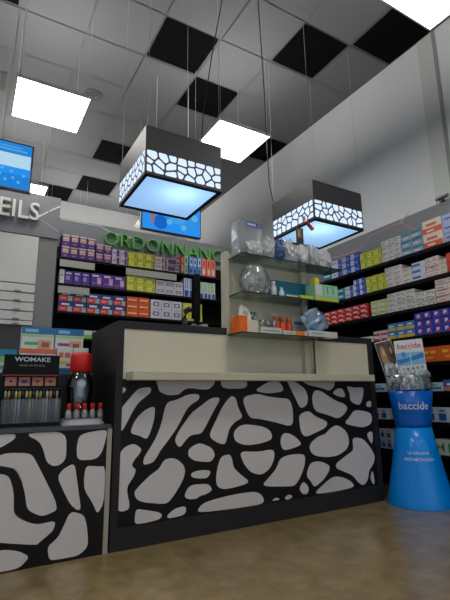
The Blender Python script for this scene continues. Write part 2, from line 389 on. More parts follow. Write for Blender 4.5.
# ------------------------------------------------------------------ main counter
CX0, CX1, CY, CYB = .765, 2.98, 2.617, 3.27
A_, B_, C_, D_, E_, G_ = (115, 375), (115, 450), (200, 375), (200, 440), (285, 375), (295, 430)
cells = [
 (A_, [(35, 60), (58, 72), (38, 92)]),
 (A_, [(120, 72), (178, 62), (178, 85), (150, 105), (110, 140), (80, 190), (50, 250), (30, 285), (28, 180), (60, 140), (95, 100)]),
 (A_, [(200, 158), (195, 210), (180, 270), (160, 320), (125, 298), (80, 290), (100, 240), (125, 205), (160, 175)]),
 (A_, [(205, 22), (222, 50), (225, 80), (265, 97), (320, 95), (345, 67), (380, 60), (430, 68), (470, 68), (495, 45), (500, 22)]),
 (A_, [(260, 140), (240, 240), (210, 320), (160, 400), (150, 418), (145, 448), (185, 436), (200, 420), (220, 385), (225, 375), (260, 330), (310, 260), (345, 190), (370, 150), (420, 120), (420, 98), (370, 100), (310, 130)]),
 (A_, [(425, 165), (485, 117), (530, 115), (490, 180), (445, 268), (430, 290), (380, 295), (350, 325), (325, 362), (303, 330), (320, 290), (350, 245), (390, 190)]),
 (B_, [(20, 35), (50, -10), (95, -28), (130, -5), (125, 10), (85, 60), (80, 82), (105, 102), (80, 150), (52, 190), (75, 290), (40, 305), (12, 298), (18, 180)]),
 (D_, [(-50, 45), (-5, 20), (25, 28), (60, 45), (75, 77), (55, 105), (25, 105), (-25, 100), (-55, 78)]),
 (B_, [(250, 50), (300, 45), (340, 75), (350, 110), (335, 155), (300, 215), (265, 262), (230, 265), (120, 255), (98, 215), (130, 180), (180, 130), (225, 100)]),
 (D_, [(-40, 170), (-15, 160), (25, 155), (55, 158), (38, 188), (-10, 188), (-38, 182)]),
 (D_, [(-50, 230), (25, 225), (45, 228), (62, 250), (30, 268), (0, 275), (-15, 290), (-55, 293), (-75, 280)]),
 (B_, [(110, 300), (140, 305), (235, 318), (228, 345), (105, 372), (105, 340)]),
 (B_, [(355, 290), (350, 322), (270, 340), (265, 330), (300, 300), (340, 288)]),
 (D_, [(-8, 362), (0, 340), (30, 315), (150, 282), (270, 262), (305, 275), (320, 300), (312, 318), (150, 342)]),
 (C_, [(110, 22), (235, 22), (235, 65), (130, 65), (110, 50)]),
 (C_, [(285, 75), (300, 65), (350, 35), (395, 30), (425, 80), (350, 88), (300, 82)]),
 (E_, [(10, 22), (45, 32), (100, 70), (115, 110), (110, 150), (80, 165), (60, 120), (35, 70)]),
 (C_, [(160, 105), (180, 120), (190, 170), (215, 210), (175, 230), (145, 265), (135, 310), (125, 345), (90, 335), (48, 305), (80, 240), (120, 155)]),
 (C_, [(215, 112), (290, 97), (330, 110), (400, 120), (450, 122), (465, 180), (465, 258), (380, 232), (300, 215), (255, 212), (235, 175)]),
 (C_, [(230, 250), (320, 262), (355, 285), (362, 320), (300, 340), (230, 348), (180, 330), (172, 290), (195, 262)]),
 (C_, [(408, 320), (420, 295), (445, 295), (480, 315), (510, 345), (480, 358), (425, 375), (410, 355)]),
 (D_, [(200, 58), (290, 65), (370, 48), (372, 90), (350, 140), (310, 172), (260, 160), (225, 120)]),
 (D_, [(110, 85), (150, 75), (160, 100), (165, 140), (200, 175), (252, 212), (180, 232), (120, 243), (90, 230), (85, 190), (95, 130)]),
 (D_, [(405, 95), (450, 78), (525, 72), (525, 120), (500, 190), (475, 225), (450, 228), (310, 232), (350, 190), (385, 150)]),
 (D_, [(360, 305), (385, 290), (402, 300)]),
 (D_, [(425, 290), (450, 275), (465, 285), (440, 297)]),
 (E_, [(80, 22), (245, 22), (250, 50), (225, 78), (180, 58), (130, 50), (100, 35)]),
 (E_, [(240, 90), (265, 70), (290, 70), (305, 110), (270, 105)]),
 (E_, [(310, 55), (350, 68), (395, 62), (390, 110), (375, 152), (330, 130), (330, 95)]),
 (E_, [(150, 80), (180, 82), (220, 110), (260, 135), (300, 148), (315, 168), (290, 200), (265, 215), (215, 195), (160, 180), (145, 155), (140, 110)]),
 (E_, [(75, 200), (120, 180), (150, 210), (215, 235), (205, 260), (165, 280), (105, 308), (85, 285), (78, 240)]),
 (E_, [(350, 175), (435, 190), (435, 240), (395, 260), (340, 250), (300, 240), (330, 210)]),
 (E_, [(433, 130), (412, 137), (410, 157), (433, 158)]),
 (E_, [(262, 250), (310, 285), (322, 335), (310, 370), (265, 400), (210, 408), (150, 400), (128, 375), (130, 345), (170, 310), (205, 300), (225, 275)]),
 (G_, [(290, 40), (340, 45), (375, 85), (400, 130), (395, 165), (370, 200), (365, 250), (345, 275), (320, 260), (295, 225), (250, 205), (210, 190), (210, 170), (255, 135), (290, 110), (298, 90)]),
 (G_, [(85, 165), (130, 160), (175, 180), (170, 205), (145, 245), (100, 285), (85, 255), (62, 230), (70, 195)]),
 (G_, [(45, 258), (70, 290), (65, 315), (45, 320), (25, 295)]),
 (G_, [(95, 322), (150, 272), (195, 236), (240, 240), (285, 262), (300, 285), (200, 305)]),
 (G_, [(360, 20), (388, 5), (390, 50), (385, 70)]),
 (G_, [(390, 200), (400, 260), (395, 272), (380, 240)]),
]
t = thing('sales_counter', 'long dark sales counter with cracked black and white front and cream upper panels', 'counter', (0, 0, 0))
m = MB(); FY = CY+.012
m.box(CX0, FY+.012, 0, CX0+.6, CYB, .985, DARK); m.box(CX0+.6, FY+.012, 0, CX1, CYB, .985, DARK)
m.box(CX0, FY+.012, .985, 1.535, CYB, 1.3, CHAR); m.box(2.335, FY+.012, .985, CX1, CYB, 1.3, CHAR); m.box(1.535, 2.75, .985, 2.335, CYB, 1.3, CHAR)
m.build('carcass', t)
MB().box(2.3305, FY-.01, .986, 2.3345, 2.75, 1.3, CREAM).box(2.3305, FY-.01, .986, 2.3349, FY, 1.25, CREAM).build('cream_return', t)
m = MB()
m.box(CX0, CY, 0, CX0+.042, FY+.012, 1.3, CHAR); m.build('end_stile', t); MB().box(CX1-.06, CY, 0, CX1, FY+.012, 1.3, CHAR).build('end_stile', t)
MB().box(CX0+.042, CY, 1.252, 1.535, FY+.012, 1.3, CHAR).build('top_rail', t); MB().box(2.335, CY, 1.252, CX1-.06, FY+.012, 1.3, CHAR).build('top_rail', t)
MB().box(CX0+.042, CY-.003, 0, CX1-.06, FY+.012, .118, CHAR).build('plinth', t)
px0, px1, pz0, pz1 = CX0+.042, CX1-.06, .118, .945
m = MB(); m.box(px0, CY+.006, pz0, px1, FY+.012, pz1, PATB)
def grow(q, d):
    ar = sum(x0*y1-x1*y0 for (x0, y0), (x1, y1) in zip(q, q[1:]+q[:1])); sg = 1 if ar > 0 else -1; o = []
    for k in range(len(q)):
        a, b, c_ = q[k-1], q[k], q[(k+1) % len(q)]
        n1 = Vector((b[1]-a[1], a[0]-b[0])).normalized(); n2 = Vector((c_[1]-b[1], b[0]-c_[0])).normalized(); n = (n1+n2)
        n = n.normalized() if n.length > .2 else n1
        o.append((b[0]+n.x*d*sg, b[1]+n.y*d*sg))
    return o
def to_panel(org, pts, sc_, x0, x1, z0, z1):
    q = [at(org[0]+a/sc_, org[1]+b/sc_, 1, CY) for a, b in pts]
    q = [(p.x, p.z) for p in q]
    q = grow(q, .006)
    return [(min(x1, max(x0, a)), min(z1, max(z0, b))) for a, b in chaikin(chaikin(q, 1, .22), 1, .25)]
def dedupe(q):
    o = []
    for p in q:
        if not o or math.dist(p, o[-1]) > 5e-4: o.append(p)
    if math.dist(o[0], o[-1]) < 5e-4: o.pop()
    return o
for org, pts in cells:
    q = dedupe(to_panel(org, pts, 5, px0+.003, px1-.003, pz0+.003, pz1))
    fc = m.face([(a, CY+.0052, b) for a, b in q], PATW)
bmesh.ops.triangulate(m.bm, faces=[f for f in m.bm.faces if len(f.verts) > 4])
m.build('patterned_panel', t)
MB().box(CX0+.042, CY+.006, .945, 1.535, FY+.012, 1.252, CREAM).build('cream_panel', t)
MB().box(2.335, CY+.006, .945, CX1-.06, FY+.012, 1.252, CREAM).build('cream_panel', t)
MB().box(1.535, FY-.004, .945, 2.335, FY+.0115, .985, CREAM2).build('sill', t)
MB().box(.828, 2.497, .936, 2.845, CY+.0055, .986, mat('grey_cream_ledge', (196, 190, 168), .4), .003).build('ledge', t)
# display column with glass shelves
t = thing('display_column', 'beige display column with three glass shelves rising from middle of counter', 'display column', (1.545, 2.672, .986))
m = MB(); zt = 1.885-.986
m.box(.018, .0, 0, .05, .068, zt, CREAM); m.build('side_cheek', t)
MB().box(.735, 0, 0, .785, .068, zt, CREAM).build('side_cheek', t)
MB().box(.05, .045, 0, .735, .068, zt, CREAM).build('back_panel', t)
GZ = (1.262, 1.546, 1.825)
for z in GZ:
    m = MB(); z0 = z-.986-.008; x1 = 1.02 if z > 1.3 else .80
    xa = .045 if z > 1.3 else .03; xe = 1.0 if z > 1.3 else .765
    m.box(xa, -.19, z0, xe, -.002, z0+.008, GLASSM); m.box(.052, -.002, z0, .733, .043, z0+.008, GLASSM)
    m.box(xa, -.1925, z0-.0002, xe, -.19, z0+.0082, GEDGE); m.box(xa-.0025, -.19, z0-.0002, xa, -.002, z0+.0082, GEDGE); m.box(xe, -.19, z0-.0002, xe+.0015, -.002, z0+.0082, GEDGE)
    m.build('glass_shelf', t)

# ------------------------------------------------------------------ left counter
t = thing('low_counter', 'low counter at left with bold black and white cracked front and grey top', 'counter', (0, 0, 0))
LX0, LX1, LZ = -1.12, .75, .685
MB().box(LX0, CY+.012, .02, LX1-.002, 3.25, LZ-.022, DARK).build('carcass', t)
MB().box(LX0, CY-.004, LZ-.022, LX1-.002, 3.25, LZ, mat('grey_worktop', (72, 72, 76), .35)).build('worktop', t)
MB().box(LX1-.022, CY-.002, 0, LX1+.004, CY+.011, LZ-.022, mat('pale_edge_strip', (168, 162, 148), .5)).build('edge_strip', t)
l1 = [
 [(0, 55), (60, 58), (58, 75), (0, 110), (-40, 118), (-70, 80)],
 [(120, 55), (268, 45), (268, 155), (245, 180), (220, 185), (195, 170), (180, 110), (160, 80), (125, 65)],
 [(330, 60), (434, 35), (434, 60), (415, 130), (390, 158), (320, 162), (318, 110)],
 [(355, 190), (400, 195), (436, 192), (436, 335), (400, 382), (385, 340), (350, 285), (348, 240)],
 [(303, 180), (310, 240), (318, 300), (328, 362), (318, 366), (290, 340), (265, 290), (240, 235), (260, 205)],
 [(0, 150), (30, 140), (125, 140), (150, 185), (240, 362), (190, 385), (165, 388), (115, 365), (108, 300), (95, 250), (70, 195), (0, 182), (-60, 178), (-50, 155)],
 [(0, 225), (35, 235), (52, 300), (50, 385), (85, 415), (150, 435), (225, 415), (215, 450), (180, 480), (155, 500), (150, 508), (0, 498), (-70, 490), (-40, 400), (-70, 300), (-50, 230)],
 [(0, 536), (70, 541), (118, 561), (75, 606), (0, 626), (-60, 640), (-90, 580)],
 [(290, 378), (340, 391), (352, 436), (358, 516), (320, 551), (250, 564), (205, 571), (198, 521), (240, 486), (265, 436)],
]
m = MB(); m.box(LX0, CY+.004, 0, LX1-.022, CY+.012, LZ-.022, PATB)
for k in range(3):
    for pts in l1:
        q = [at(a/4.09, 420+b/4.09, 1, CY) for a, b in pts]
        q = [(min(LX1-.024, max(LX0+.01, a-k*.62)), min(LZ-.026, max(.008, b))) for a, b in grow([(p.x, p.z) for p in q], .006)]
        if max(p[0] for p in q) - min(p[0] for p in q) < .03: continue
        m.face([(a, CY+.0032, b) for a, b in dedupe(chaikin(q, 2))], PATW)
bmesh.ops.triangulate(m.bm, faces=[f for f in m.bm.faces if len(f.verts) > 4])
m.build('patterned_panel', t)

# ------------------------------------------------------------------ product cartons
R = (205, 45, 38); WH = (222, 222, 218); BL = (40, 80, 170); TE = (40, 150, 150); PU = (86, 44, 120); YE = (205, 205, 45); OR = (228, 92, 28); GR = (110, 180, 70)
KINDS = {
 'purple': ('purple and cream carton', PU, [(0, .86, 1, 1, (205, 190, 190)), (.12, .42, .88, .78, (208, 180, 165)), (.2, .5, .8, .6, (210, 150, 60)), (.3, .12, .7, .22, (150, 120, 190))]),
 'purpleb': ('small purple and pink carton', (78, 50, 110), [(0, .84, 1, 1, (200, 188, 192)), (.1, .4, .9, .8, (205, 150, 150)), (.3, .15, .7, .25, (170, 140, 200))]),
 'lilac': ('lilac and white carton', (196, 184, 200), [(.6, .05, .95, .95, (90, 50, 130)), (.1, .45, .55, .6, (120, 90, 150))]),
 'yellow': ('yellow carton', YE, [(.06, .3, .6, .62, (236, 236, 160)), (.1, .4, .55, .5, (120, 130, 40)), (.7, .2, .92, .8, (170, 165, 30))]),
 'pink': ('grey carton with pink print', (196, 190, 188), [(.1, .4, .6, .65, (200, 120, 130)), (.7, .1, .9, .9, (150, 80, 100))]),
 'plum': ('plum and grey carton', (176, 168, 178), [(.1, .15, .7, .85, (104, 50, 92)), (.75, .3, .95, .6, (90, 90, 100))]),
 'tubered': ('tall red and white carton', (208, 76, 60), [(.2, .1, .8, .5, (220, 190, 190)), (.3, .6, .7, .9, (230, 225, 220))]),
 'tubegreen': ('tall green and white carton', (190, 215, 190), [(.2, .08, .8, .5, (70, 170, 80)), (.3, .6, .7, .9, (60, 130, 70))]),
 'tubeblue': ('tall blue and white carton', (90, 140, 200), [(.15, .5, .85, .92, (205, 220, 232)), (.3, .6, .7, .85, (50, 80, 150)), (.2, .1, .8, .3, (30, 70, 160))]),
 'tubepink': ('tall coral carton', (222, 120, 100), [(.2, .1, .8, .4, (235, 200, 190)), (.3, .55, .7, .9, (190, 60, 60))]),
 'white': ('plain white carton', WH, [(.12, .5, .7, .66, (150, 152, 158)), (.12, .25, .5, .35, (170, 172, 176))]),
 'violet': ('violet carton with round white spot', (78, 50, 132), [(.15, .3, .6, .62, (160, 130, 200)), (.1, .75, .8, .88, (190, 190, 215))]),
 'violetwide': ('wide violet carton with pale flower', (88, 42, 138), [(.55, .2, .9, .7, (205, 165, 205)), (.1, .76, .7, .9, (205, 200, 225)), (.1, .2, .4, .3, (140, 100, 180))]),
 'lilacband': ('white carton with lilac oval', (205, 200, 202), [(.15, .25, .85, .7, (140, 105, 150)), (.3, .4, .7, .55, (215, 205, 215))]),
 'tubenavy': ('tall white and navy carton', (190, 205, 225), [(.1, .02, .9, .35, (25, 70, 160)), (.2, .45, .8, .95, (110, 120, 180)), (.4, .5, .6, .9, (225, 225, 235))]),
 'tubelime': ('tall carton with lime and blue stripes', (200, 214, 205), [(.1, .02, .9, .3, (30, 80, 170)), (.2, .4, .5, .95, (150, 200, 60))]),
 'redblue': ('carton with navy top and red base', (32, 50, 120), [(0, 0, .68, .5, (215, 60, 48)), (.68, 0, 1, .5, (150, 175, 190)), (.2, .62, .8, .8, (225, 225, 235)), (.1, .18, .5, .34, (235, 140, 120))]),
 'orange': ('orange carton', OR, [(.1, .45, .9, .62, (240, 215, 180)), (.1, .1, .5, .2, (140, 50, 20))]),
 'purpledot': ('white carton with purple oval mark', (206, 204, 212), [(.2, .3, .8, .75, (110, 85, 150)), (.35, .42, .65, .62, (225, 225, 240))]),
 'smallgreen': ('small white and green carton', (205, 210, 205), [(0, 0, 1, .5, (110, 190, 60))]),
 'smallpurple': ('small white and purple carton', (205, 205, 210), [(0, 0, 1, .45, (60, 50, 110))]),
 'teal': ('teal carton', (40, 150, 148), [(.1, .5, .8, .8, (200, 225, 225)), (0, 0, 1, .25, (30, 70, 150))]),
 'whiteblue': ('white carton with purple-blue side', (205, 210, 225), [(.62, 0, 1, 1, (80, 80, 160)), (.1, .4, .5, .6, (100, 120, 190))]),
 'blue': ('blue and white carton', (52, 92, 190), [(0, .05, .45, .95, (215, 220, 235)), (.55, .3, .9, .5, (160, 190, 235))]),
 'whiteprint': ('white carton with pink and green print', (224, 220, 214), [(.1, .55, .8, .75, (190, 120, 120)), (.1, .2, .5, .35, (120, 150, 110))]),
 'teallilac': ('lilac carton with teal top', (178, 180, 210), [(0, .6, 1, 1, (50, 150, 150)), (.15, .2, .7, .4, (230, 230, 240))]),
 'orangewhite': ('large white carton with orange-red base', (228, 216, 205), [(0, 0, 1, .42, (222, 96, 66)), (.2, .55, .75, .75, (215, 110, 70)), (.2, .12, .6, .26, (240, 210, 200))]),
 'bluelilac': ('pale blue-lilac carton', (170, 180, 222), [(.1, .4, .7, .6, (90, 100, 170))]),
 'blueband': ('white carton with bright blue band', (214, 218, 228), [(0, .3, .65, .75, (70, 120, 200))]),
 'pinkwhite': ('white carton with pale pink edge', (226, 214, 208), [(0, 0, 1, .2, (205, 130, 120)), (.15, .45, .75, .65, (170, 140, 150))]),
 'redyellow': ('red carton with yellow side', (205, 60, 40), [(.5, .1, .95, .9, (230, 180, 50))]),
 'red': ('red carton with white print', (200, 36, 34), [(.1, .45, .7, .75, (235, 220, 215)), (.6, .1, .92, .35, (225, 190, 180))]),
 'creamgreen': ('cream carton with green print', (218, 218, 180), [(.1, .4, .6, .65, (130, 150, 80)), (.7, .1, .95, .9, (190, 200, 90))]),
 'whitepharma': ('white carton with grey-green print', (222, 220, 214), [(.1, .5, .65, .72, (130, 140, 140)), (.7, .15, .92, .5, (190, 130, 130)), (.1, .15, .5, .28, (110, 160, 140))]),
 'redwhite': ('white and red carton', (214, 208, 204), [(.0, 0, 1, .45, (205, 60, 40))]),
 'blueyellow': ('carton with blue top and yellow base', (60, 120, 200), [(0, 0, 1, .42, (225, 190, 50)), (.2, .55, .75, .75, (225, 235, 245))]),
 'cobalt': ('cobalt carton with red and white emblem', (56, 62, 178), [(.3, .3, .7, .8, (214, 218, 235)), (.5, .15, .85, .5, (200, 50, 70))]),
 'orangebig': ('wide orange carton with yellow print', (225, 96, 25), [(.15, .55, .45, .75, (240, 190, 60)), (.55, .55, .85, .75, (240, 190, 60)), (.3, .2, .7, .35, (245, 160, 60))]),
 'whitecyan': ('white carton with blue wave', (208, 220, 228), [(.1, .2, .9, .5, (50, 130, 205)), (.2, .65, .6, .8, (120, 130, 150))]),
 'blueorange': ('blue carton with orange base', (60, 100, 180), [(0, 0, 1, .35, (220, 130, 80)), (.2, .5, .7, .7, (220, 225, 235))]),
 'bluebottle': ('white carton with blue label', (200, 212, 220), [(.15, .1, .85, .6, (40, 90, 170)), (.25, .7, .75, .88, (60, 150, 150))]),
 'greencross': ('white carton with two green triangles', (215, 220, 215), []),
}
_pc = {}
def carton_mesh(kind, w_, h_, d_):
    key = (kind, round(w_, 3), round(h_, 3), round(d_, 3))
    if key in _pc: return _pc[key]
    nm, base, dec = KINDS[kind]; m = MB(); m.box(-w_/2, 0, 0, w_/2, d_, h_, paint(base), min(.0025, h_*.04))
    for k, (u0, v0, u1, v1, cc) in enumerate(dec):
        y = -.0006-.0003*k; e = .0028; X0 = -w_/2+e; Wd = w_-2*e; Hh = h_-2*e
        m.face([(X0+u0*Wd, y, e+v0*Hh), (X0+u1*Wd, y, e+v0*Hh), (X0+u1*Wd, y, e+v1*Hh), (X0+u0*Wd, y, e+v1*Hh)], paint(cc))
    if kind == 'greencross':
        g = paint((60, 140, 70)); y = -.0008
        for sx in (-1, 1):
            m.face([(0, y, h_*.5), (sx*w_*.36, y, h_*.85), (sx*w_*.36, y, h_*.15)][::sx], g)
    me = m.mesh('medicine_carton'); _pc[key] = me; return me
def place_carton(kind, w_, h_, d_, loc, rz, label, group):
    o = bpy.data.objects.new('medicine_carton', carton_mesh(kind, w_, h_, d_)); COL.objects.link(o)
    o.location = loc; o.rotation_euler.z = rz + random.uniform(-.012, .012)
    return tag(o, label, 'carton', group)
LAY = {1: [''], 2: ['bottom layer, ', 'top layer, '], 3: ['bottom layer, ', 'middle layer, ', 'top layer, '], 4: ['bottom layer, ', 'second layer up, ', 'third layer up, ', 'top layer, '],
       5: ['bottom layer, ', 'second layer up, ', 'third layer up, ', 'fourth layer up, ', 'top layer, ']}
seen_labels = {}
def run(wall, rowname, z, kind, x0, x1, n, L, h, depth=.13, drop=0, side=''):
    if wall == 'back':
        a = solve(x0, 1, BYF, z+.08); b = solve(x1, 1, BYF, z+.08)
    else:
        a = solve(x0, 0, RXF, z+.08); b = solve(x1, 0, RXF, z+.08)
    wd = abs(b-a)/n; desc = KINDS[kind][0]
    for l in range(L):
        for k in range(n):
            if l == L-1 and k >= n-drop: continue
            s = a+(b-a)*(k+.5)/n
            g = random.uniform(0, .012)
            if wall == 'back': loc = (s, BYF+.012+g, z+l*h+.0005); rz = 0
            else: loc = (RXF+.012+g, s, z+l*h+.0005); rz = -PI/2
            pos = (ORD[k+1]+' from left') if n > 1 else ('single stack' if L > 1 else 'standing alone')
            lab = '%s, %s%s, %s%s' % (desc, LAY[L][l], pos, rowname, side)
            place_carton(kind, wd-.004, h-.001, depth, loc, rz, lab, '%ss on the %s' % (desc, rowname))
BYF, RXF = 4.44, 3.455
# ------------------------------------------------------------------ back shelving
t = thing('back_shelving', 'long dark shelving unit along the back filled with coloured medicine cartons', 'shelving', (0, 0, 0))
bx0, bx1 = .655, 3.43
BZ = (2.215, 1.945, 1.665, 1.405, 1.1, .75, .4)
MB().box(bx0, BYF+.03, .05, bx0+.012, 4.76, 2.30, BLACK).build('side_panel', t)
MB().box(bx1-.02, BYF, .05, bx1, 4.76, 2.30, BLACK).build('side_panel', t)
MB().box(bx0, 4.76, .05, bx1, 4.78, 2.42, BLACK).build('back_panel', t)
MB().box(bx0, BYF+.03, 0, bx1, 4.78, .05, BLACK).build('plinth', t)
for k, z in enumerate(BZ): MB().box(bx0+.02, BYF, z-.022, bx1-.02, 4.76, z, BLACK).build('shelf', t)
STR = mat('price_strip_grey', (168, 168, 158), .4)
for (x0, x1, z) in ((.685, 1.03, 2.19), (1.36, 1.95, 2.19), (.685, .99, 1.92)):
    MB().box(x0, BYF-.004, z-.075, x1, BYF-.0005, z-.002, STR).build('price_strip', t)
R1, R2, R3, R4 = 'top shelf at back', 'second shelf at back', 'third shelf at back', 'fourth shelf at back'
z = BZ[0]
run('back', R1, z, 'purple', 61.5, 95.5, 4, 2, .125)
run('back', R1, z, 'purpleb', 96, 112, 2, 2, .1)
run('back', R1, z, 'lilac', 112.5, 128, 2, 2, .085)
run('back', R1, z, 'yellow', 129, 154.5, 3, 2, .085)
run('back', R1, z, 'pink', 155, 166, 1, 2, .08)
run('back', R1, z, 'plum', 167, 180.5, 1, 2, .08)
for i, (k, a, b, n) in enumerate((('tubered', 181.5, 185, 1), ('tubegreen', 185.3, 189, 1), ('tubeblue', 189.5, 202, 3), ('tubepink', 202.5, 216, 3))):
    run('back', R1, z, k, a, b, n, 1, .22)
z = BZ[1]
run('back', R2, z, 'white', 60, 65, 1, 1, .15)
run('back', R2, z, 'violet', 65, 90.5, 3, 1, .14)
run('back', R2, z, 'violetwide', 91, 126, 3, 1, .145)
run('back', R2, z, 'yellow', 127.5, 156, 3, 2, .085)
run('back', R2, z, 'lilacband', 156.5, 183.5, 3, 2, .08)
run('back', R2, z, 'tubenavy', 184.5, 200, 3, 1, .22)
run('back', R2, z, 'tubelime', 200.5, 216, 4, 1, .2)
z = BZ[2]
run('back', R3, z, 'redblue', 58.5, 126, 5, 2, .105)
run('back', R3, z, 'orange', 127, 150, 2, 3, .073)
run('back', R3, z, 'purpledot', 151, 182.5, 3, 2, .105)
run('back', R3, z, 'yellow', 183.5, 203, 1, 3, .07)
z = BZ[3]
run('back', R4, z, 'smallpurple', 66, 84, 2, 1, .085)
run('back', R4, z, 'smallgreen', 84.5, 93, 1, 1, .085)
run('back', R4, z, 'lilac', 93.5, 110, 2, 1, .085)

# signboards
GREEN = mat('green_letter', (100, 190, 84), .4); LETW = mat('white_letter', (220, 220, 218), .4); LINEW = mat('pale_line', (196, 196, 200), .5); LINEP = mat('pink_line', (196, 130, 150), .5)
def bar(m, a, b, wd, y, mm):
    (x0, z0), (x1, z1) = a, b; L = math.hypot(x1-x0, z1-z0); nx, nz = -(z1-z0)/L*wd/2, (x1-x0)/L*wd/2
    m.prism([(x0+nx, z0+nz), (x1+nx, z1+nz), (x1-nx, z1-nz), (x0-nx, z0-nz)], 1, y-.003, y, mm)
t = thing('lettered_signboard', 'long grey signboard with green letters above the back shelves', 'sign', (0, 0, 0))
MB().box(.665, 4.79, 2.3, 3.43, 4.83, 2.76, GREYP).build('sign_panel', t)
m = MB()
pts = [at(x, y, 1, 4.79) for x, y in ((61, 217), (100, 223.5), (112, 233), (140, 240))]
for a, b in zip(pts, pts[1:]): bar(m, (a.x, min(a.z, 2.745)), (b.x, min(b.z, 2.745)), .012, 4.79, LINEW)
m.build('line_motif', t)
me = text_mesh('ORDONNANCES', .1, 0, 0); a_, b_, c_, d_ = text_bounds(me)
m9 = text_mesh('ORDONNANC', .1, 0, 0); _, b9, _, _ = text_bounds(m9)
lx0 = at(104, 238, 1, 4.74).x; lx1 = at(222, 256, 1, 4.74).x; s = (lx1-lx0)/(b9-a_)
x = 0
for k, ch in enumerate('ORDONNANCES'):
    pre = text_mesh('ORDONNANCES'[:k]+'I', .1, 0, 0); u0 = text_bounds(pre)[1]-text_bounds(text_mesh('I', .1, 0, 0))[1]
    cm = text_mesh(ch, .1, -.0018, .1); zs = .168/(d_-c_)
    M = Matrix(((s, 0, 0, lx0-a_*s+u0*s), (0, 0, -.25, 4.765), (0, zs, 0, 2.52-c_*zs), (0, 0, 0, 1)))
    MB().addmesh(cm, GREEN, M).build('letter', t)

t = thing('drawer_cabinet', 'tall white cabinet with thin drawers under the white-lettered sign at left', 'cabinet', (0, 0, 0))
MB().box(-1.6, 4.46, 0, .478, 4.8, 1.5, mat('dark_cabinet_base', (62, 64, 68), .5)).build('base', t)
MB().box(-1.6, 4.46, 1.5, .478, 4.8, 2.385, mat('cabinet_gap', (90, 90, 90), .5)).build('carcass', t)
MB().box(.482, 4.455, 0, .652, 4.8, 2.385, mat('mid_grey_panel', (128, 128, 128), .5)).build('side_post', t)
MB().box(-1.6, 4.445, 1.905, .478, 4.459, 2.383, WHITEP).build('upper_panel', t)
for zz, hh in ((1.815, .078), (1.727, .078), (1.638, .079), (1.55, .078), (1.503, .038)):
    d = MB().box(-1.6, 4.440, zz, .478, 4.459, zz+hh, WHITEP, .002).build('drawer', t)
    MB().box(.30, 4.425, zz+.004, .36, 4.4395, zz+.016, STEEL).build('handle', d)
t = thing('lettered_signboard', 'grey signboard with white letters above the white cabinet at left', 'sign', (0, 0, 0))
MB().box(-1.6, 4.44, 2.39, .655, 4.8, 2.83, GREYP).build('sign_panel', t)
m = MB()
for a, b, mm in (((38, 217), (48, 212), LETW), ((49, 211.5), (60, 206.5), LETW), ((41, 220), (59, 232), LINEW), ((0, 197), (12, 208), LINEW)):
    m = MB(); A, B = at(*a, 1, 4.44), at(*b, 1, 4.44); bar(m, (A.x, A.z), (B.x, B.z), .014 if mm is LETW else .009, 4.44, mm); m.build('line_motif', t)
s_txt = 'CONSEILS'; xr = at(39, 215, 1, 4.42).x
full = text_bounds(text_mesh(s_txt, .1, 0, 0)); tail = text_bounds(text_mesh('ILS', .1, 0, 0))
sx = (xr-at(12.3, 210, 1, 4.42).x)/(tail[1]-tail[0]); zs = .18/(full[3]-full[2])
for k, ch in enumerate(s_txt):
    u0 = text_bounds(text_mesh(s_txt[:k]+'I', .1, 0, 0))[1]-text_bounds(text_mesh('I', .1, 0, 0))[1]
    cm = text_mesh(ch, .1, .0008, .1)
    M = Matrix(((sx, 0, 0, xr-full[1]*sx+u0*sx), (0, 0, -.2, 4.418), (0, zs, 0, 2.535-full[2]*zs), (0, 0, 0, 1)))
    MB().addmesh(cm, LETW, M).build('letter', t)

# ------------------------------------------------------------------ right wall shelving
t = thing('wall_shelving', 'black shelving along the right wall stacked with medicine cartons', 'shelving', (0, 0, 0))
RZ = (2.105, 1.84, 1.595, 1.34, 1.10, .85, .595, .33)
ry0, ry1 = 1.3, 4.42
MB().box(3.80, ry0, .1, 3.828, ry1, 2.2, BLACK).build('back_panel', t)
MB().box(3.56, ry0, 0, 3.80, ry1, .1, BLACK).build('plinth', t)
MB().box(RXF, ry0, .1, 3.80, ry1, .13, BLACK).build('bottom_shelf', t)
for y in (ry0, ry1-.02): MB().box(3.47, y, .1301, 3.80, y+.02, 2.083, BLACK).build('side_panel', t)
for z in RZ: MB().box(RXF, ry0+.0205, z-.03, 3.7995, ry1-.0205, z, BLACK).build('shelf', t)
t = thing('header_board', 'grey board with pink line drawing above the right wall shelving', 'sign', (0, 0, 0))
MB().box(3.795, ry0, 2.205, 3.828, 4.42, 2.63, GREYP).build('board', t)
m = MB()
def bar_x(m, a, b, wd, x, mm):
    (y0, z0), (y1, z1) = a, b; L = math.hypot(y1-y0, z1-z0); ny, nz = -(z1-z0)/L*wd/2, (y1-y0)/L*wd/2
    m.prism([(y0+ny, z0+nz), (y1+ny, z1+nz), (y1-ny, z1-nz), (y0-ny, z0-nz)], 0, x-.003, x, mm)
for pts, mm in (([(325, 258), (338, 257), (358, 250), (370, 236), (396, 224), (402, 223), (418, 231)], LINEP), ([(400, 223), (410, 211)], LINEW)):
    q = [at(a, b, 0, 3.795) for a, b in pts]
    for a, b in zip(q, q[1:]): bar_x(m, (a.y, a.z), (b.y, b.z), .011, 3.795, mm)
m.build('line_motif', t)
P = at(441, 194, 0, 3.78)
t = thing('spot_light', 'small grey spotlight fitting on top of the right header board', 'spotlight', (3.79, P.y, 2.632))
MB().box(-.02, -.02, 0, .02, .02, .02, mat('dark_metal', (60, 60, 62), .4, .6)).build('base', t)
MB().tube([(-.02, .05, .035), (-.02, -.07, .035)], .018, STEEL, 12).build('head', t)

